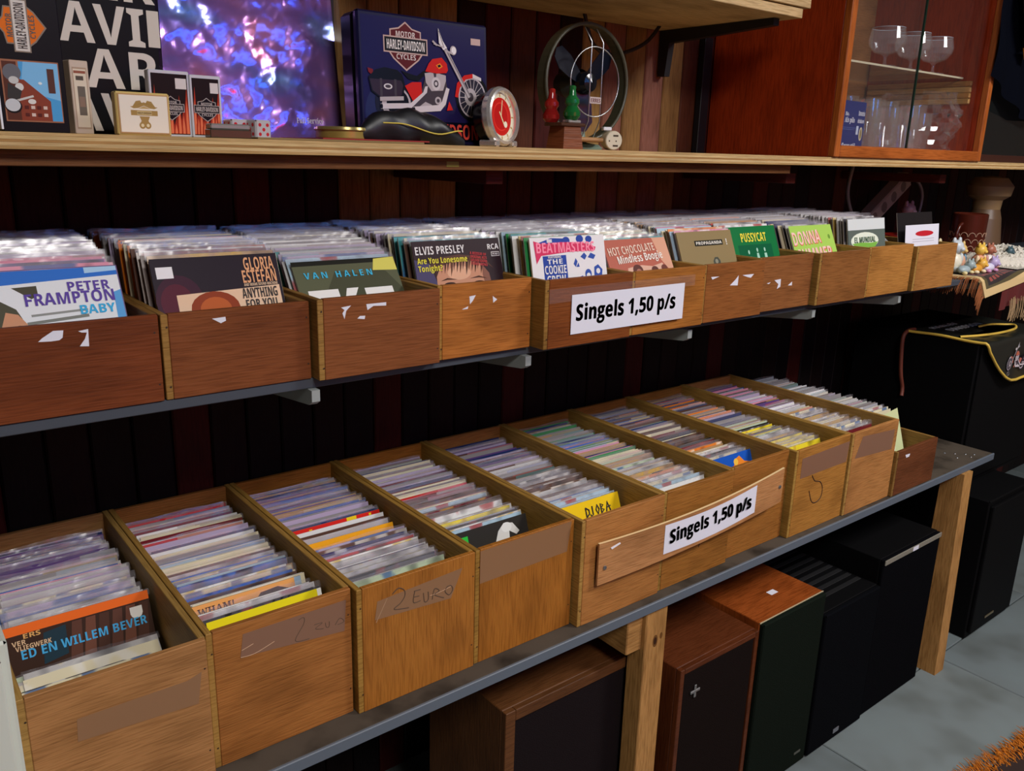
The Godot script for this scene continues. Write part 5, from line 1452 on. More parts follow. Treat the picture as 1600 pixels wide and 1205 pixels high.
# ---------------------------------------------------------------- glass cabinet and neighbours
func cabinet() -> void:
	var y := PS + 0.0003
	var o := Vector3(2.21, y, 0.18)
	var t := thing("glass_cabinet", "red-brown wooden display cabinet with sliding glass panes on the plywood shelf", "cabinet", o)
	var red := wood(Color("a53a14"), 0.35, 2.0)
	var warm := wood(Color("b4622a"), 0.4, 1.4)
	var x0 := 1.855
	var x1 := 2.575
	var z1 := 0.366
	var h := 0.62
	box("side_panel", Vector3(x0, y, 0.004) - o, Vector3(x0 + 0.016, y + h, z1 - 0.018) - o, red, t, 1, 0.001)
	box("side_panel", Vector3(x1 - 0.016, y, 0.004) - o, Vector3(x1, y + h, z1 - 0.018) - o, red, t, 1, 0.001)
	box("base_panel", Vector3(x0 + 0.016, y + 0.002, 0.004) - o, Vector3(x1 - 0.016, y + 0.018, z1 - 0.018) - o, red, t, 0, 0.001)
	box("top_panel", Vector3(x0 + 0.016, y + h - 0.018, 0.004) - o, Vector3(x1 - 0.016, y + h, z1 - 0.018) - o, red, t, 0, 0.001)
	box("back_panel", Vector3(x0 + 0.016, y + 0.018, 0.006) - o, Vector3(x1 - 0.016, y + h - 0.018, 0.012) - o, wood(Color("8a5f38"), 0.5), t, 0, 0.0005)
	var st := tool()
	bx(st, Vector3(x0 - 0.001, y + 0.0, z1 - 0.018) - o, Vector3(x0 + 0.020, y + h, z1) - o, 1, 0.002)
	obj("stile", st, warm, t)
	st = tool()
	bx(st, Vector3(x1 - 0.020, y + 0.0, z1 - 0.018) - o, Vector3(x1 + 0.001, y + h, z1) - o, 1, 0.002)
	obj("stile", st, warm, t)
	st = tool()
	bx(st, Vector3(x0 + 0.020, y + 0.0, z1 - 0.018) - o, Vector3(x1 - 0.020, y + 0.026, z1) - o, 0, 0.002)
	obj("rail", st, warm, t)
	st = tool()
	bx(st, Vector3(x0 + 0.020, y + h - 0.026, z1 - 0.018) - o, Vector3(x1 - 0.020, y + h, z1) - o, 0, 0.002)
	obj("rail", st, warm, t)
	# pale boards added along the inner right side in place of the pane reflection
	for k in 4:
		box("reflection_board", Vector3(x1 - 0.026, y + 0.150 + k * 0.0150, 0.02) - o, Vector3(x1 - 0.0165, y + 0.1645 + k * 0.0150, 0.320) - o, wood(Color(["c8a060", "b88a4c", "d0aa6a", "b0824a"][k]), 0.5), t, 2, 0.002)
	# sliding panes with dark green ground edges
	var em := hexm("0e2a20", 0.1)
	for k in 2:
		var xa: float = [x0 + 0.021, 1.915][k]
		var xb: float = [2.205, x1 - 0.021][k]
		var z: float = [0.344, 0.334][k]
		st = tool()
		quad(st, Vector3(xa, y + 0.0185, z) - o, Vector3(xb, y + 0.0185, z) - o, Vector3(xb, y + h - 0.02, z) - o, Vector3(xa, y + h - 0.02, z) - o)
		obj("pane", st, M.glass, t)
		var xe: float = [xb, xa][k]
		st = tool()
		bx(st, Vector3(xe - 0.0025, y + 0.0185, z - 0.0025) - o, Vector3(xe + 0.0025, y + h - 0.02, z + 0.0025) - o, 1, 0.0005)
		obj("pane_edge", st, em, t)
	st = tool()
	bx(st, Vector3(x0 + 0.017, y + 0.215, 0.03) - o, Vector3(x1 - 0.017, y + 0.220, 0.29) - o, 0, 0.0005)
	var gs := hexm("b8c8bc", 0.05)
	gs.transparency = BaseMaterial3D.TRANSPARENCY_ALPHA
	gs.albedo_color.a = 0.12
	obj("glass_shelf", st, gs, t)
	st = tool()
	bx(st, Vector3(x0 + 0.017, y + 0.2152, 0.2905) - o, Vector3(x1 - 0.017, y + 0.2198, 0.2925) - o, 0, 0.0003)
	obj("glass_shelf_edge", st, hexm("cfc6a8", 0.2), t)
	# wine glasses on the glass shelf
	var wg := [[2.185, 0.268], [2.312, 0.268], [2.430, 0.268]]
	for k in 3:
		var g := thing("wine_glass", ["leftmost wine glass on the cabinet's glass shelf", "middle wine glass of three on the cabinet's glass shelf", "rightmost wine glass on the cabinet's glass shelf"][k], "glass", Vector3(wg[k][0], y + 0.2202, wg[k][1]), "wine glasses in the cabinet")
		wine_glass(g)
	# beer glasses below
	var bgp := [[2.155, 0.255, 0.034, 0.125], [2.20, 0.165, 0.036, 0.135], [2.235, 0.270, 0.034, 0.105], [2.29, 0.190, 0.036, 0.130], [2.315, 0.275, 0.034, 0.115], [2.375, 0.180, 0.036, 0.130], [2.405, 0.262, 0.036, 0.100], [2.465, 0.215, 0.036, 0.125]]
	for k in bgp.size():
		var p: Array = bgp[k]
		var g := thing("beer_glass", "clear beer glass, %s from left on the cabinet floor" % ORD[k], "glass", Vector3(p[0], y + 0.0185, p[1]), "beer glasses in the cabinet")
		st = tool()
		var r: float = p[2]
		var hh: float = p[3]
		lathe(st, [Vector2(0, 0), Vector2(r * 0.75, 0), Vector2(r * 0.78, 0.004), Vector2(r, hh * 0.6), Vector2(r * 0.96, hh), Vector2(r * 0.92, hh), Vector2(r * 0.95, hh * 0.6), Vector2(r * 0.7, 0.012), Vector2(0, 0.010)], 24)
		obj("bowl", st, M.glass2 if M.has("glass2") else _glass2(), g)
		st = tool()
		lathe(st, [Vector2(r * 0.93, hh), Vector2(r * 0.955, hh + 0.0012), Vector2(r * 0.97, hh)], 24)
		obj("rim", st, _glass2(), g)
	# crumpled clear wrap round the right-hand glasses
	var wrap := thing("clear_wrap", "crumpled clear plastic wrap bundled round glasses at the cabinet's right", "wrap", Vector3(2.432, y + 0.0185, 0.245))
	st = tool()
	var nz := FastNoiseLite.new()
	nz.seed = 5
	nz.frequency = 16.0
	var wr := func(i: int, j: int) -> Vector3:
		var a := TAU * i / 40.0
		var yy := 0.155 * j / 14.0
		var rr := (0.075 + 0.02 * sin(yy * 20.0)) * (1.0 + 0.35 * nz.get_noise_3d(cos(a) * 0.2, yy * 1.6, sin(a) * 0.2))
		return Vector3(cos(a) * rr * 0.95, yy, sin(a) * rr * 1.1)
	for i in 40:
		for j in 14: quad(st, wr.call(i + 1, j), wr.call(i, j), wr.call(i, j + 1), wr.call(i + 1, j + 1))
	obj("sheet", st, M.wrap if M.has("wrap") else _wrap(), wrap)
	# blue carton
	t = thing("carton", "dark blue carton with white print standing inside the cabinet at its left", "box", Vector3(2.018, y + 0.0186, 0.292))
	t.rotation.y = 0.10
	box("body", Vector3(-0.078, 0, -0.09), Vector3(0.086, 0.112, 0.0), hexm("14246a", 0.4), t, 0, 0.0015)
	var bw := hexm("d8dbe6", 0.6)
	text("lettering", t, "Ho.", 0.008, Vector3(-0.012, 0.082, 0.0004), bw, 0.02, Vector3.ZERO, serif)
	text("lettering", t, "Als pils", 0.011, Vector3(0.004, 0.067, 0.0004), bw, 0.052, Vector3.ZERO, serif)
	text("lettering", t, "flavor stijl", 0.009, Vector3(0.012, 0.009, 0.0004), bw, 0.072, Vector3.ZERO, serif)
	text("lettering", t, "Bavaria", 0.011, Vector3(0.064, 0.086, 0.0004), bw, 0.034, Vector3.ZERO, serif)
	text("lettering", t, "drinkset", 0.009, Vector3(0.064, 0.068, 0.0004), bw, 0.034, Vector3.ZERO, serif)
	art("print", t, [[Color("b9c4d8"), rc(0.044, 0.036, 0.012, 0.020)], [Color("c9bfa0"), el(0.070, 0.038, 0.009, 0.016)], [Color("8a7c58"), el(0.071, 0.038, 0.006, 0.012)], [Color("4c5a94"), rc(-0.03, 0.050, 0.07, 0.0015)], [Color("4c5a94"), rc(-0.03, 0.046, 0.06, 0.0015)], [Color("6a7cb8"), rc(-0.078, 0.0, 0.164, 0.003)]], Vector3(0, 0, 0.0002))
	# second, darker cabinet at the right edge
	o = Vector3(2.80, y, 0.17)
	t = thing("dark_cabinet", "dark display case with black frame right of the wooden cabinet", "cabinet", o)
	var dk := _black()
	box("base_panel", Vector3(2.60, y, 0.004) - o, Vector3(3.70, y + 0.02, 0.345) - o, hexm("3a1a10", 0.5), t, 0, 0.001)
	box("back_panel", Vector3(2.60, y + 0.02, 0.004) - o, Vector3(3.70, y + 0.62, 0.012) - o, dk, t, 0, 0.001)
	box("side_panel", Vector3(2.60, y + 0.02, 0.012) - o, Vector3(2.612, y + 0.62, 0.345) - o, dk, t, 1, 0.001)
	box("side_panel", Vector3(3.688, y + 0.02, 0.012) - o, Vector3(3.70, y + 0.62, 0.345) - o, dk, t, 1, 0.001)
	box("top_panel", Vector3(2.60, y + 0.62, 0.004) - o, Vector3(3.70, y + 0.632, 0.345) - o, dk, t, 0, 0.001)
	st = tool()
	quad(st, Vector3(2.612, y + 0.02, 0.342) - o, Vector3(3.688, y + 0.02, 0.342) - o, Vector3(3.688, y + 0.62, 0.342) - o, Vector3(2.612, y + 0.62, 0.342) - o)
	obj("pane", st, M.glass, t)
	box("post", Vector3(2.80, y + 0.02, 0.15) - o, Vector3(2.825, y + 0.16, 0.17) - o, wood(Color("8a7440"), 0.5), t, 1, 0.001)
	# dark blue shirt hung over the case, white collar, yellow trim
	t = thing("jacket", "dark navy jacket with white collar and yellow tip hanging over the dark case", "jacket", Vector3(2.66, y + 0.12, 0.358))
	st = tool()
	var jn := 24
	var jv := func(i: int, j: int) -> Vector3:
		var u := float(i) / jn
		var v := float(j) / jn
		var x := lerpf(-0.12, 0.34, u)
		var low := 0.10 * pow(clampf((0.55 - u) / 0.55, 0, 1), 1.2)
		var yy := lerpf(0.0 + low, 0.52, v)
		return Vector3(x, yy, 0.012 + 0.010 * sin(u * 21.0 + v * 2.0) * (1.0 - v * 0.4) + 0.006 * sin(v * 11.0 + u * 5.0))
	for i in jn:
		for j in jn: quad(st, jv.call(i, j), jv.call(i + 1, j), jv.call(i + 1, j + 1), jv.call(i, j + 1))
	st.index(); st.generate_normals()
	var jm := hexm("080a12", 0.9)
	jm.metallic_specular = 0.1
	obj("cloth", st, jm, t)
	st = tool()
	prism(st, pv([-0.075, 0.40, 0.14, 0.40, 0.14, 0.20, 0.06, 0.19, 0.010, 0.178, -0.020, 0.24, -0.060, 0.32]), 0.032, 0.036)
	obj("collar", st, hexm("c9c2b8", 0.8), t)
	st = tool()
	prism(st, pv([0.004, 0.177, 0.050, 0.174, 0.046, 0.146, 0.022, 0.150]), 0.030, 0.037)
	obj("tip", st, hexm("e0901e", 0.6), t)
	text("lettering", t, "B", 0.022, Vector3(0.070, 0.150, 0.036), M.white)

func _glass2() -> Material:
	if not M.has("glass2"):
		var g := hexm("eef2f0", 0.03)
		g.transparency = BaseMaterial3D.TRANSPARENCY_ALPHA
		g.albedo_color.a = 0.03
		M.glass2 = g
	return M.glass2
func _wrap() -> Material:
	if not M.has("wrap"):
		var g := hexm("eef0f0", 0.06)
		g.transparency = BaseMaterial3D.TRANSPARENCY_ALPHA
		g.albedo_color.a = 0.035
		M.wrap = g
	return M.wrap

func wine_glass(g: Node3D) -> void:
	var gm := hexm("eef4f8", 0.03)
	gm.transparency = BaseMaterial3D.TRANSPARENCY_ALPHA
	gm.albedo_color.a = 0.05
	var st := tool()
	lathe(st, [Vector2(0.008, 0.027), Vector2(0.028, 0.033), Vector2(0.041, 0.048), Vector2(0.0445, 0.062), Vector2(0.039, 0.088), Vector2(0.0382, 0.088), Vector2(0.043, 0.062), Vector2(0.0395, 0.049), Vector2(0.027, 0.035), Vector2(0.0, 0.030)], 28)
	obj("bowl", st, gm, g)
	st = tool()
	lathe(st, [Vector2(0, 0), Vector2(0.028, 0.0), Vector2(0.028, 0.0015), Vector2(0.006, 0.004), Vector2(0.0035, 0.010), Vector2(0.0035, 0.022), Vector2(0.008, 0.027)], 24)
	obj("stem", st, gm, g)
	st = tool()
	lathe(st, [Vector2(0.0383, 0.0878), Vector2(0.0391, 0.0884), Vector2(0.0386, 0.0890), Vector2(0.0379, 0.0885), Vector2(0.0383, 0.0878)], 36)
	obj("rim", st, hexm("c8d4e0", 0.08), g)  # opaque pale blue rim: the neon glint is put into its colour

# ---------------------------------------------------------------- right-hand corner
func right_corner() -> void:
	# power strip and white cable on the wall under the plywood shelf
	var t := thing("power_strip", "pale power strip hanging aslant on the wall boards under the plywood shelf", "power strip", Vector3(2.66, 1.275, 0.06))
	t.rotation_degrees = Vector3(0, 0, 32)
	box("body", Vector3(-0.13, -0.024, -0.02), Vector3(0.13, 0.024, 0.02), hexm("a89a8a", 0.5), t, 0, 0.004)
	var st := tool()
	for k in 4: st.append_from(_disc(0.017), 0, Transform3D(Basis(), Vector3(-0.09 + k * 0.058, 0, 0.0202)))
	obj("socket", st, hexm("6f6256", 0.5), t)
	st = tool()
	var pts: Array = []
	var cv := Curve3D.new()
	for p in [[2.46, 1.378], [2.45, 1.30], [2.50, 1.23], [2.57, 1.21]]: cv.add_point(Vector3(p[0], p[1], 0.06), Vector3(0, 0.03, 0), Vector3(0, -0.03, 0))
	for i in 24: pts.append(cv.sample_baked(cv.get_baked_length() * i / 23.0, true))
	tube(st, pts, 0.005, 8)
	meta(obj("cable", st, hexm("8e8a86", 0.5)), "grey cable hanging at the left of the power strip", "cable")
	st = tool()
	cv = Curve3D.new()
	for p in [[2.76, 1.32], [2.84, 1.34], [2.90, 1.29], [2.88, 1.20], [2.82, 1.13]]: cv.add_point(Vector3(p[0], p[1], 0.06))
	pts = []
	for i in 24: pts.append(cv.sample_baked(cv.get_baked_length() * i / 23.0, true))
	tube(st, pts, 0.005, 8)
	meta(obj("cable", st, hexm("8e8a86", 0.5)), "grey cable looping down at the right of the power strip", "cable")
	# small red dish and pink figurine behind the crates
	t = thing("dish", "small red dish on the wall shelf behind the rightmost crates", "dish", Vector3(2.72, US + 0.0005, 0.12))
	st = tool()
	lathe(st, [Vector2(0, 0), Vector2(0.04, 0.0), Vector2(0.075, 0.04), Vector2(0.078, 0.085), Vector2(0.072, 0.085), Vector2(0.066, 0.04), Vector2(0, 0.012)], 28)
	obj("bowl", st, hexm("a8281c", 0.3), t)
	figurine(Vector3(2.74, US + 0.086, 0.10), 1.7, ["b08a96", "8a6878", "b9a0a8"], "pinkish figurine standing behind the red dish", "sitting")
	# mug
	t = thing("mug", "dark brown glazed mug with rows of pale scallops behind the figurines", "mug", Vector3(2.84, US + 0.0005, 0.25))
	st = tool()
	lathe(st, [Vector2(0, 0), Vector2(0.046, 0), Vector2(0.048, 0.004), Vector2(0.050, 0.155), Vector2(0.047, 0.158), Vector2(0.044, 0.155), Vector2(0.043, 0.01), Vector2(0, 0.008)], 32)
	obj("body", st, hexm("4a1a10", 0.22), t)
	st = tool()
	for r in 4:
		for k in 14:
			var a := TAU * (k + 0.5 * (r % 2)) / 14
			pts = []
			for j in 7:
				var b := PI * j / 6.0
				var aa := a + cos(b) * 0.2
				pts.append(Vector3(cos(aa) * 0.0502, 0.03 + r * 0.020 + sin(b) * 0.012, sin(aa) * 0.0502))
			tube(st, pts, 0.0012, 5)
	obj("scallop", st, hexm("b08a70", 0.4), t)
	st = tool()
	pts = []
	for j in 15:
		var b := -PI / 2 + PI * j / 14.0
		pts.append(Vector3(-0.048 - cos(b) * 0.026, 0.085 + sin(b) * 0.042, 0))
	tube(st, pts, 0.006, 8)
	obj("handle", st, hexm("4a1a10", 0.25), t)
	# tan ceramic jar with a puffed top, far right
	t = thing("ceramic_jar", "tan ceramic jar with a puffed mushroom-shaped lid at the back of the shelf", "jar", Vector3(3.13, US + 0.0005, 0.17))
	st = tool()
	lathe(st, [Vector2(0, 0), Vector2(0.05, 0), Vector2(0.06, 0.05), Vector2(0.05, 0.13), Vector2(0.042, 0.16)], 28)
	obj("body", st, hexm("6a523c", 0.4), t)
	st = tool()
	lathe(st, [Vector2(0.042, 0.16), Vector2(0.045, 0.19), Vector2(0.066, 0.205), Vector2(0.072, 0.235), Vector2(0.05, 0.262), Vector2(0, 0.268)], 28)
	obj("lid", st, hexm("8f7350", 0.45), t)
	rug()
	# white crochet cloth on the rug
	t = thing("crochet_cloth", "white crocheted cloth bunched on the rug behind the figurines", "cloth", Vector3(2.93, US + 0.012, 0.32))
	st = tool()
	var nz := FastNoiseLite.new()
	nz.seed = 9
	nz.frequency = 30.0
	var hv := func(i: int, j: int) -> Vector3:
		var u := i / 36.0 - 0.5
		var v := j / 30.0 - 0.5
		var e := clampf(1.0 - (u * u + v * v) * 4.0, 0.0, 1.0)
		return Vector3(u * 0.34, 0.002 + 0.055 * sqrt(e) * (0.85 + 0.3 * nz.get_noise_2d(u * 0.8, v * 0.8)), v * 0.24)
	for i in 36:
		for j in 30: quad(st, hv.call(i, j + 1), hv.call(i + 1, j + 1), hv.call(i + 1, j), hv.call(i, j))
	var wm := hexm("d9d3c4", 0.9)
	wm.normal_enabled = true
	wm.normal_texture = noise_tex(0.12, [], 256, FastNoiseLite.TYPE_CELLULAR, 1, true, 33, 6.0)
	wm.uv1_triplanar = true
	wm.uv1_scale = Vector3(9, 9, 9)
	obj("cloth", st, wm, t)
	# figurines
	var fg := [[2.505, 0.345, 1.5, ["d8cca0", "d8b868", "c8bca0"], "figurine with a yellow cap at the left end of the rug", "sitting", 0.0], [2.535, 0.385, 1.6, ["c8d0d4", "e4dec8", "c0c8c8"], "pale blue and cream figurine beside the rightmost crate", "sitting", 0.0],
		[2.60, 0.37, 1.35, ["dcbc74", "dca888", "5a86a0"], "yellow-topped figurine with a blue belly in the middle group", "sitting", 0.0], [2.66, 0.40, 1.3, ["e8c050", "e0a080", "e8d0a8"], "orange and cream figurine at the right of the middle group", "sitting", 0.0],
		[2.52, 0.425, 1.1, ["98a8a8", "a0b0b4", "dccf98"], "grey-blue figurine with a pale ball at the rug's front corner", "lying", 0.0], [2.575, 0.432, 1.15, ["e0b048", "d89a38", "e8d8b0"], "golden figurine lying near the front edge of the rug", "lying", 0.0],
		[2.635, 0.438, 1.2, ["b8a8d0", "d8d4e8", "c890b8"], "lilac and white figurine near the front edge of the rug", "lying", 0.0], [2.72, 0.40, 1.25, ["a86850", "e0d8d0", "c89080"], "brown and white figurine before the crocheted cloth", "sitting", 0.0],
		[2.86, 0.40, 1.0, ["3f5a62", "5a7a82", "c8b890"], "dark teal figurine at the right of the crocheted cloth", "sitting", 0.0]]
	for f in fg: figurine(Vector3(f[0], US + 0.0105, f[1] - 0.03), f[2], f[3], f[4], f[5])
	# the stack the apron lies on
	t = thing("speaker_cabinet", "tall black speaker cabinet standing on the lower black one, under the apron", "speaker", Vector3(2.80, 0.4515, 0.25))
	var o := Vector3(2.80, 0.4515, 0.25)
	box("body", Vector3(2.603, 0.452, 0.06) - o, Vector3(3.06, 0.898, 0.438) - o, _black(), t, 1, 0.003)
	box("grille", Vector3(2.613, 0.47, 0.438) - o, Vector3(3.05, 0.888, 0.445) - o, _black(), t, 1, 0.003)
	box("badge", Vector3(2.71, 0.535, 0.445) - o, Vector3(2.755, 0.541, 0.447) - o, M.steel, t, 0, 0.0005)
	t = thing("speaker_cabinet", "black floor speaker with a small silver badge right of the pine post", "speaker", Vector3(2.745, 0, 0.30))
	o = Vector3(2.745, 0, 0.30)
	box("body", Vector3(2.600, 0.0005, 0.06) - o, Vector3(2.895, 0.451, 0.545) - o, _black(), t, 1, 0.003)
	box("grille", Vector3(2.608, 0.02, 0.545) - o, Vector3(2.887, 0.435, 0.556) - o, _black(), t, 1, 0.004)
	box("badge", Vector3(2.695, 0.045, 0.556) - o, Vector3(2.755, 0.052, 0.558) - o, hexm("a09070", 0.3, 0.8), t, 0, 0.0005)
	apron()
	# white side cabinet at the far left
	t = thing("side_cabinet", "white painted side cabinet at the left end of the table", "cabinet", Vector3(-0.06, 0, 0.42))
	box("body", Vector3(-0.20, 0.0, -0.40), Vector3(0.2185, 0.92, 0.16), hexm("c4c9bd", 0.5), t, 1, 0.003)
	box("door", Vector3(-0.19, 0.02, 0.16), Vector3(0.21, 0.91, 0.178), hexm("c8ccc0", 0.5), t, 1, 0.002)
	st = tool()
	tube(st, [Vector3(0.17, 0.40, 0.19), Vector3(0.17, 0.50, 0.19)], 0.005, 8)
	obj("handle", st, M.steel, t)

func figurine(at: Vector3, s: float, c: Array, label: String, pose: String) -> void:
	var t := thing("figurine", label, "figurine", at, "small animal figurines")
	var k := 0.02 * s
	var st := tool()
	if pose == "sitting":
		ball(st, Vector3(0, k * 0.9, 0), Vector3(k * 0.8, k * 0.9, k * 0.75))
	else:
		ball(st, Vector3(0, k * 0.55, 0), Vector3(k * 1.2, k * 0.55, k * 0.7))
	obj("body", st, hexm(c[1], 0.4), t)
	var hp := Vector3(0, k * 2.2, k * 0.1) if pose == "sitting" else Vector3(k * 1.2, k * 1.1, k * 0.2)
	st = tool()
	ball(st, hp, Vector3(k * 0.68, k * 0.62, k * 0.62))
	ball(st, hp + Vector3(0, -k * 0.15, k * 0.55), Vector3(k * 0.28, k * 0.22, k * 0.25), Color.WHITE, 8)
	for e in [-1, 1]: ball(st, hp + Vector3(e * k * 0.5, k * 0.55, 0), Vector3(k * 0.24, k * 0.3, k * 0.16), Color.WHITE, 8)
	obj("head", st, hexm(c[0], 0.4), t)
	st = tool()
	for e in [-1, 1]:
		if pose == "sitting":
			ball(st, Vector3(e * k * 0.6, k * 0.3, k * 0.7), Vector3(k * 0.3, k * 0.28, k * 0.5), Color.WHITE, 8)
			ball(st, Vector3(e * k * 0.85, k * 1.15, k * 0.25), Vector3(k * 0.25, k * 0.55, k * 0.25), Color.WHITE, 8)
		else:
			ball(st, Vector3(e * k * 0.9, k * 0.25, k * 0.6), Vector3(k * 0.35, k * 0.24, k * 0.35), Color.WHITE, 8)
	obj("limb", st, hexm(c[2], 0.4), t)

func rug() -> void:
	var t := thing("rug", "small patterned dark red rug with cream border draped over the shelf's right end", "rug", Vector3(2.52, US, 0.43))
	# rug corner at u = v = 0 hangs over the front edge; u runs right and back, v runs left and back
	var eu := Vector2(0.995, -0.10).normalized()
	var ev := Vector2(-0.42, -0.90).normalized()
	var ze := 0.436
	var corner := Vector2(2.525, 0.492)      # where the corner would lie if the shelf went on
	var nu := 96
	var nv := 48
	var LU := 0.80
	var LV := 0.37
	var place := func(i: float, j: float, lift: float) -> Vector3:
		var p := corner + eu * (LU * i / nu) + ev * (LV * j / nv)
		var y := US + 0.002 + lift
		var z := p.y
		if p.y > ze:
			var d := p.y - ze
			var r := 0.012
			if d < r * PI / 2:
				z = ze + sin(d / r) * (r + lift)
				y = US + 0.002 - r + cos(d / r) * (r + lift)
			else:
				z = ze + r + lift + 0.15 * (d - r * PI / 2)
				y = US + 0.002 - r - (d - r * PI / 2)
		return Vector3(p.x, y, z)
	var tone := func(u: float, v: float) -> Color:
		var e := minf(u, v)
		if e < 0.020: return Color("d2b47c")
		if e < 0.032: return Color("4e4420")
		if e < 0.037: return Color("1e1410")
		if e < 0.075:
			return Color("8e4038") if fmod(maxf(u, v), 0.026) < 0.015 and fmod(e, 0.012) > 0.004 else Color("2a1712")
		if e < 0.085: return Color("5a4a24")
		var f := sin(u * 190.0) * sin(v * 190.0)
		return Color("86423a") if f > 0.25 else (Color("4a3a20") if f < -0.45 else Color("351613"))
	var st := tool()
	for i in nu:
		for j in nv:
			var u := LU * (i + 0.5) / nu
			var v := LV * (j + 0.5) / nv
			var c: Color = tone.call(u, v)
			c = c.srgb_to_linear()
			quad(st, place.call(i, j, 0.008), place.call(i + 1, j, 0.008), place.call(i + 1, j + 1, 0.008), place.call(i, j + 1, 0.008), Vector2.ZERO, Vector2.RIGHT, Vector2.ONE, Vector2.DOWN, c)
	for i in nu:
		quad(st, place.call(i, 0, 0.0), place.call(i + 1, 0, 0.0), place.call(i + 1, 0, 0.008), place.call(i, 0, 0.008), Vector2.ZERO, Vector2.RIGHT, Vector2.ONE, Vector2.DOWN, Color("d2b47c").srgb_to_linear())
	for j in nv:
		quad(st, place.call(0, j + 1, 0.0), place.call(0, j, 0.0), place.call(0, j, 0.008), place.call(0, j + 1, 0.008), Vector2.ZERO, Vector2.RIGHT, Vector2.ONE, Vector2.DOWN, Color("d2b47c").srgb_to_linear())
	var rm := mat(Color.WHITE, 0.95)
	rm.vertex_color_use_as_albedo = true
	rm.rim_enabled = true
	rm.rim = 0.3
	for v in [0]:
		var oo := obj("pile", st, rm, t)
		oo.position = -t.position
	# brown fringe along the short edge
	st = tool()
	var fr := RandomNumberGenerator.new()
	fr.seed = 3
	for k in 150:
		var j := fr.randf() * nv * 0.62
		var a: Vector3 = place.call(0, j, 0.004)
		var d := Vector3(-0.030 - 0.010 * fr.randf(), -0.020, 0.006)
		tube(st, [a, a + d * 0.4 + Vector3(0, 0.004, 0), a + d + Vector3(0, -0.012 - fr.randf() * 0.014, 0)], 0.0010, 4, Color.WHITE, 0.0004)
	var fo := obj("fringe", st, hexm("8e5024", 0.9), t)
	fo.position = -t.position
	fo.set_meta("kind", "stuff")
	# dark red tasselled cloth under the rug
	t = thing("tassel_cloth", "dark red tasselled cloth hanging from the shelf below the rug", "cloth", Vector3(2.70, US - 0.02, 0.45))
	st = tool()
	var cn := 16
	var cvx := func(i: int, j: int) -> Vector3:
		var u := float(i) / cn
		return Vector3(lerpf(-0.05, 0.20, u), -0.075 * j / 8.0 * (1.0 - 0.35 * u), 0.003 + 0.006 * sin(u * 20.0) * j / 8.0)
	for i in cn:
		for j in 8: quad(st, cvx.call(i, j + 1), cvx.call(i + 1, j + 1), cvx.call(i + 1, j), cvx.call(i, j))
	obj("cloth", st, hexm("5a1614", 0.85), t)
	st = tool()
	for k in 46:
		var a := Vector3(0.0 + fr.randf() * 0.19, -0.05 + fr.randf() * 0.012, 0.008)
		tube(st, [a, a + Vector3(0.004 * fr.randf(), -0.03, 0.002), a + Vector3(0.012 * fr.randf() - 0.006, -0.055 - 0.02 * fr.randf(), 0.0)], 0.0009, 4)
	var ts := obj("tassel", st, hexm("b09068", 0.9), t)
	ts.set_meta("kind", "stuff")

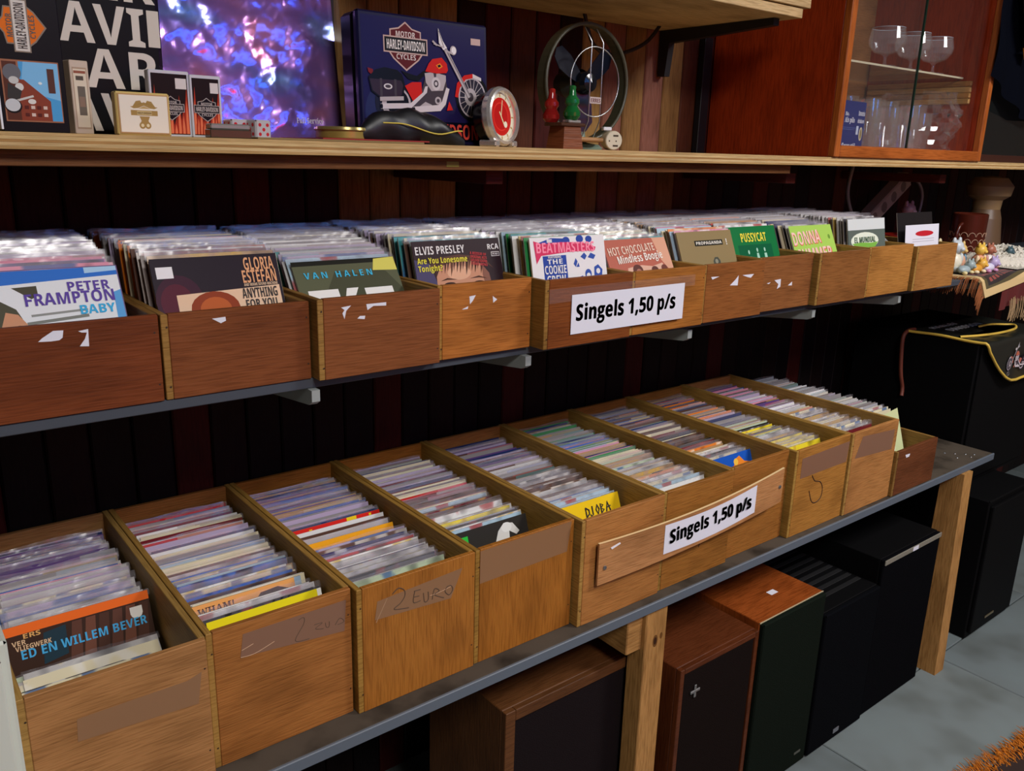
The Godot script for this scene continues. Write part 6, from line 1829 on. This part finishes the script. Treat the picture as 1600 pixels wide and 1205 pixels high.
func apron() -> void:
	var t := thing("apron", "black vinyl apron with yellow piping and a printed motorcycle draped over the speaker", "apron", Vector3(2.62, 0.899, 0.23))
	var o := t.position
	# sheet space: x across, d from the back edge of the top over the front edge and down
	var yt := 0.8995
	var zf := 0.451
	var spot := func(x: float, d: float, lift: float) -> Vector3:
		var z := 0.23 + d
		if z < zf: return Vector3(x, yt + lift + 0.0015 + 0.0015 * sin(x * 60.0 + d * 30.0), z)
		var e := z - zf
		var r := 0.008
		if e < r * PI / 2: return Vector3(x, yt - r + cos(e / r) * (r + lift + 0.0015), zf + sin(e / r) * (r + lift))
		return Vector3(x, yt - r - (e - r * PI / 2), zf + r + lift + 0.003 * (1.0 + sin(x * 30.0)) * clampf((e - 0.02) / 0.05, 0, 1))
	var oc := Curve2D.new()
	for q in [[0.0, 2.592], [0.10, 2.600], [0.19, 2.603], [0.235, 2.612], [0.262, 2.645], [0.30, 2.690], [0.335, 2.742], [0.352, 2.785], [0.360, 2.84]]: oc.add_point(Vector2(q[0], q[1]), Vector2(-0.012, -0.006), Vector2(0.012, 0.006))
	var left := func(d: float) -> float:   # left outline of the apron
		var pts := [[0.0, 2.592], [0.10, 2.600], [0.19, 2.603], [0.228, 2.607], [0.25, 2.625], [0.28, 2.665], [0.315, 2.712], [0.340, 2.752], [0.354, 2.792], [0.360, 2.84]]
		for k in pts.size() - 1:
			if d <= pts[k + 1][0]: return lerpf(pts[k][1], pts[k + 1][1], (d - pts[k][0]) / (pts[k + 1][0] - pts[k][0]))
		return 2.84
	var st := tool()
	var ni := 40
	var nj := 60
	var D := 0.360
	var p := func(i: int, j: int) -> Vector3:
		var d := D * j / nj
		return spot.call(lerpf(left.call(d), 3.055, float(i) / ni), d, 0.001)
	for j in nj:
		for i in ni: quad(st, p.call(i, j + 1), p.call(i + 1, j + 1), p.call(i + 1, j), p.call(i, j))
	st.index(); st.generate_normals()
	obj("sheet", st, hexm("23241f", 0.35), t, -o)
	st = tool()
	var edge: Array = []
	for j in nj + 1: edge.append(spot.call(left.call(D * j / nj), D * j / nj, 0.002))
	for k in 12: edge.append(spot.call(lerpf(2.84, 3.055, (k + 1) / 12.0), D - 0.004 * k / 12.0, 0.002))
	tube(st, edge, 0.0042, 8)
	var fl: Array = []
	for q in [[2.622, 0.142], [2.70, 0.168], [2.80, 0.182], [2.91, 0.178], [2.965, 0.155], [2.955, 0.130], [2.90, 0.112], [2.82, 0.105]]: fl.append(spot.call(q[0], q[1], 0.006))
	var cv := Curve3D.new()
	for k in fl.size():
		var tg: Vector3 = (fl[mini(k + 1, fl.size() - 1)] - fl[maxi(k - 1, 0)]) / 5.0
		cv.add_point(fl[k], -tg, tg)
	var sm: Array = []
	for k in 48: sm.append(cv.sample_baked(cv.get_baked_length() * k / 47.0, true))
	tube(st, sm, 0.004, 8)
	obj("piping", st, hexm("d8b44a", 0.5), t, -o)
	st = tool()
	var ctr: Vector3 = spot.call(2.80, 0.14, 0.005)
	for k in sm.size() - 1:
		for v in [ctr, sm[k], sm[k + 1]]: v3(st, v - Vector3(0, 0.001, 0), Vector3.UP, Vector2.ZERO)
	obj("pocket", st, hexm("1b1c17", 0.3), t, -o)
	text("lettering", t, "HARLEY", 0.020, spot.call(2.76, 0.030, 0.004) - o, hexm("e8e8e8", 0.5), 0.16, Vector3(-90, 0, 0), slant)
	text("lettering", t, "DAVIDSON", 0.026, spot.call(2.80, 0.075, 0.004) - o, hexm("f4f4f4", 0.5), 0.21, Vector3(-90, 0, 0), slant)
	# printed motorcycle on the hanging front, wheel to the left
	var L := bike_layers(Color("b86a5a"))
	for l in L:
		var q: PackedVector2Array = l[1]
		for k in q.size(): q[k] = Vector2(0.236 - q[k].x, q[k].y) * 0.62
		l[1] = q
	art("print", t, L, Vector3(2.742, 0.778, 0.4665) - o, Vector3.ZERO, null, 0.00004)
	st = tool()
	lathe(st, [Vector2(0.004, 0), Vector2(0.0065, 0.0015), Vector2(0.009, 0)], 18)
	var ey := obj("eyelet", st, M.steel, t)
	ey.transform = Transform3D(Basis(Vector3.RIGHT, PI / 2), Vector3(2.765, 0.795, 0.466) - o)
	# hanging tie
	st = tool()
	cv = Curve3D.new()
	for q in [[2.63, 0.903, 0.236], [2.60, 0.902, 0.232], [2.578, 0.885, 0.230], [2.578, 0.83, 0.232], [2.585, 0.77, 0.236], [2.60, 0.725, 0.24], [2.592, 0.700, 0.245]]: cv.add_point(Vector3(q[0] - 0.004, q[1], q[2]))
	sm = []
	for k in 30: sm.append(cv.sample_baked(cv.get_baked_length() * k / 29.0, true))
	tube(st, sm, 0.006, 8)
	obj("tie", st, hexm("6a3020", 0.6), t, -o)

# ---------------------------------------------------------------- speakers under the table
func speaker(called: String, label: String, x0: float, x1: float, h: float, z1: float, depth: float, shell: Material, cloth: Material, frame: float, proud: float) -> Node3D:
	var o := Vector3((x0 + x1) * 0.5, 0, z1 - depth * 0.5)
	var t := thing(called, label, "speaker", o)
	var zi := z1 - 0.012
	box("cabinet", Vector3(x0, 0.0005, z1 - depth) - o, Vector3(x1, h, zi) - o, shell, t, 0, 0.0015)
	if frame > 0:
		for f in [[x0, 0.0005, x0 + frame, h], [x1 - frame, 0.0005, x1, h], [x0 + frame, h - frame, x1 - frame, h], [x0 + frame, 0.0005, x1 - frame, frame]]:
			box("frame", Vector3(f[0], f[1], zi) - o, Vector3(f[2], f[3], z1) - o, shell, t, 0, 0.001)
	box("grille", Vector3(x0 + frame + 0.001, frame + 0.003, zi) - o, Vector3(x1 - frame - 0.001, h - frame - 0.001, zi + proud) - o, cloth, t, 0, 0.005)
	return t

func _dim(c: String) -> Material:
	var m := hexm(c, 0.4)
	m.metallic_specular = 0.25
	return m

func _black() -> Material:
	var m := hexm("0a0a0b", 0.6)
	m.metallic_specular = 0.2
	return m

func cloth_mat(c: String) -> StandardMaterial3D:
	var m := hexm(c, 0.95)
	m.metallic_specular = 0.12
	m.heightmap_enabled = true
	m.heightmap_texture = noise_tex(0.3, [[0.0, Color(0, 0, 0)], [1.0, Color(1, 1, 1)]], 128, FastNoiseLite.TYPE_CELLULAR, 1, false, 61)
	m.heightmap_scale = 0.06
	m.uv1_scale = Vector3(12, 12, 1)
	return m

func speakers() -> void:
	var wal := wood(Color("664022"), 0.5, 1.6)
	var wal2 := wood(Color("5e3018"), 0.4, 1.6)
	var wal3 := wood(Color("9a4e20"), 0.35, 2.0)
	var grl := cloth_mat("1d1718")
	speaker("wooden_speaker", "walnut speaker with brown cloth front, left of the middle post under the table", 0.868, 1.222, 0.462, 0.482, 0.24, wal, grl, 0.022, 0.008)
	var s := speaker("wooden_speaker", "walnut speaker with dark cloth and a cross-shaped chrome badge under the table", 1.243, 1.492, 0.435, 0.552, 0.26, wal2, cloth_mat("1a1311"), 0.012, 0.010)
	var st := tool()
	bx(st, Vector3(-0.014, -0.003, 0), Vector3(0.014, 0.003, 0.003), 0, 0.0008)
	bx(st, Vector3(-0.003, -0.014, 0.0003), Vector3(0.003, 0.014, 0.0028), 0, 0.0008)
	obj("badge", st, M.steel, s, Vector3(1.292, 0.372, 0.5505) - s.position)
	s = speaker("wooden_speaker", "speaker with bright wooden top, pale trim line and green-black cloth front", 1.498, 1.735, 0.447, 0.558, 0.30, wal3, cloth_mat("141a14"), 0.0, 0.012)
	box("trim_line", Vector3(1.498, 0.4445, 0.5462) - s.position, Vector3(1.735, 0.4478, 0.5485) - s.position, hexm("d8c8a0", 0.3, 0.4), s, 0, 0.0005)
	box("price_label", Vector3(1.62, 0.4471, 0.475) - s.position, Vector3(1.645, 0.4478, 0.490) - s.position, M.paper, s, 0, 0.0002)
	box("badge", Vector3(1.685, 0.035, 0.5582) - s.position, Vector3(1.71, 0.041, 0.5595) - s.position, hexm("6a6a60", 0.4, 0.6), s, 0, 0.0003)
	s = speaker("black_speaker", "black floor speaker with ribbed top between the wooden and the taller speaker", 1.742, 1.985, 0.385, 0.560, 0.30, _black(), cloth_mat("0a0b0e"), 0.0, 0.012)
	st = tool()
	for k in 9: bx(st, Vector3(1.75, 0.385, 0.29 + k * 0.026) - s.position, Vector3(1.978, 0.3865, 0.302 + k * 0.026) - s.position, 0, 0.0005)
	obj("rib", st, hexm("1a1a1b", 0.5), s)
	box("badge", Vector3(1.85, 0.02, 0.5605) - s.position, Vector3(1.875, 0.032, 0.562) - s.position, hexm("8a8c94", 0.35, 0.6), s, 0, 0.0003)
	s = speaker("black_speaker", "tall black speaker with a silver strip along its top front edge by the right post", 1.992, 2.285, 0.448, 0.556, 0.30, _black(), cloth_mat("09090c"), 0.0, 0.010)
	box("silver_strip", Vector3(1.995, 0.434, 0.5545) - s.position, Vector3(2.283, 0.447, 0.5572) - s.position, hexm("a8a494", 0.35, 0.5), s, 0, 0.0006)
	box("price_label", Vector3(2.13, 0.435, 0.5573) - s.position, Vector3(2.158, 0.446, 0.5578) - s.position, M.paper, s, 0, 0.0001)
	# corner of a shaggy rug on the floor
	var t := thing("shag_rug", "dark rug with shaggy orange border on the floor at the lower right", "rug", Vector3(2.9, 0.0005, 1.440))
	st = tool()
	bx(st, Vector3(-1.2, 0, -0.5), Vector3(0.9, 0.012, 0.9), 0, 0.004)
	obj("pile", st, hexm("2a1812", 0.95), t)
	t.rotation_degrees.y = -6
	st = tool()
	var fr := RandomNumberGenerator.new()
	fr.seed = 8
	for k in 4200:
		var a := Vector3(lerpf(-1.22, 0.7, fr.randf()), 0.008, -0.5 - 0.05 * fr.randf() + 0.03)
		if k % 3 == 0: a = Vector3(-1.2 - 0.05 * fr.randf() + 0.03, 0.008, lerpf(-0.52, 0.9, fr.randf()))
		var d := Vector3(fr.randf_range(-0.012, 0.012), fr.randf_range(0.002, 0.012), fr.randf_range(-0.030, -0.004))
		tube(st, [a, a + d * 0.6 + Vector3(0, 0.003, 0), a + d], 0.0017, 3, Color.WHITE, 0.0006)
	var f := obj("fringe", st, hexm("c87818", 0.9), t)
	f.set_meta("kind", "stuff")
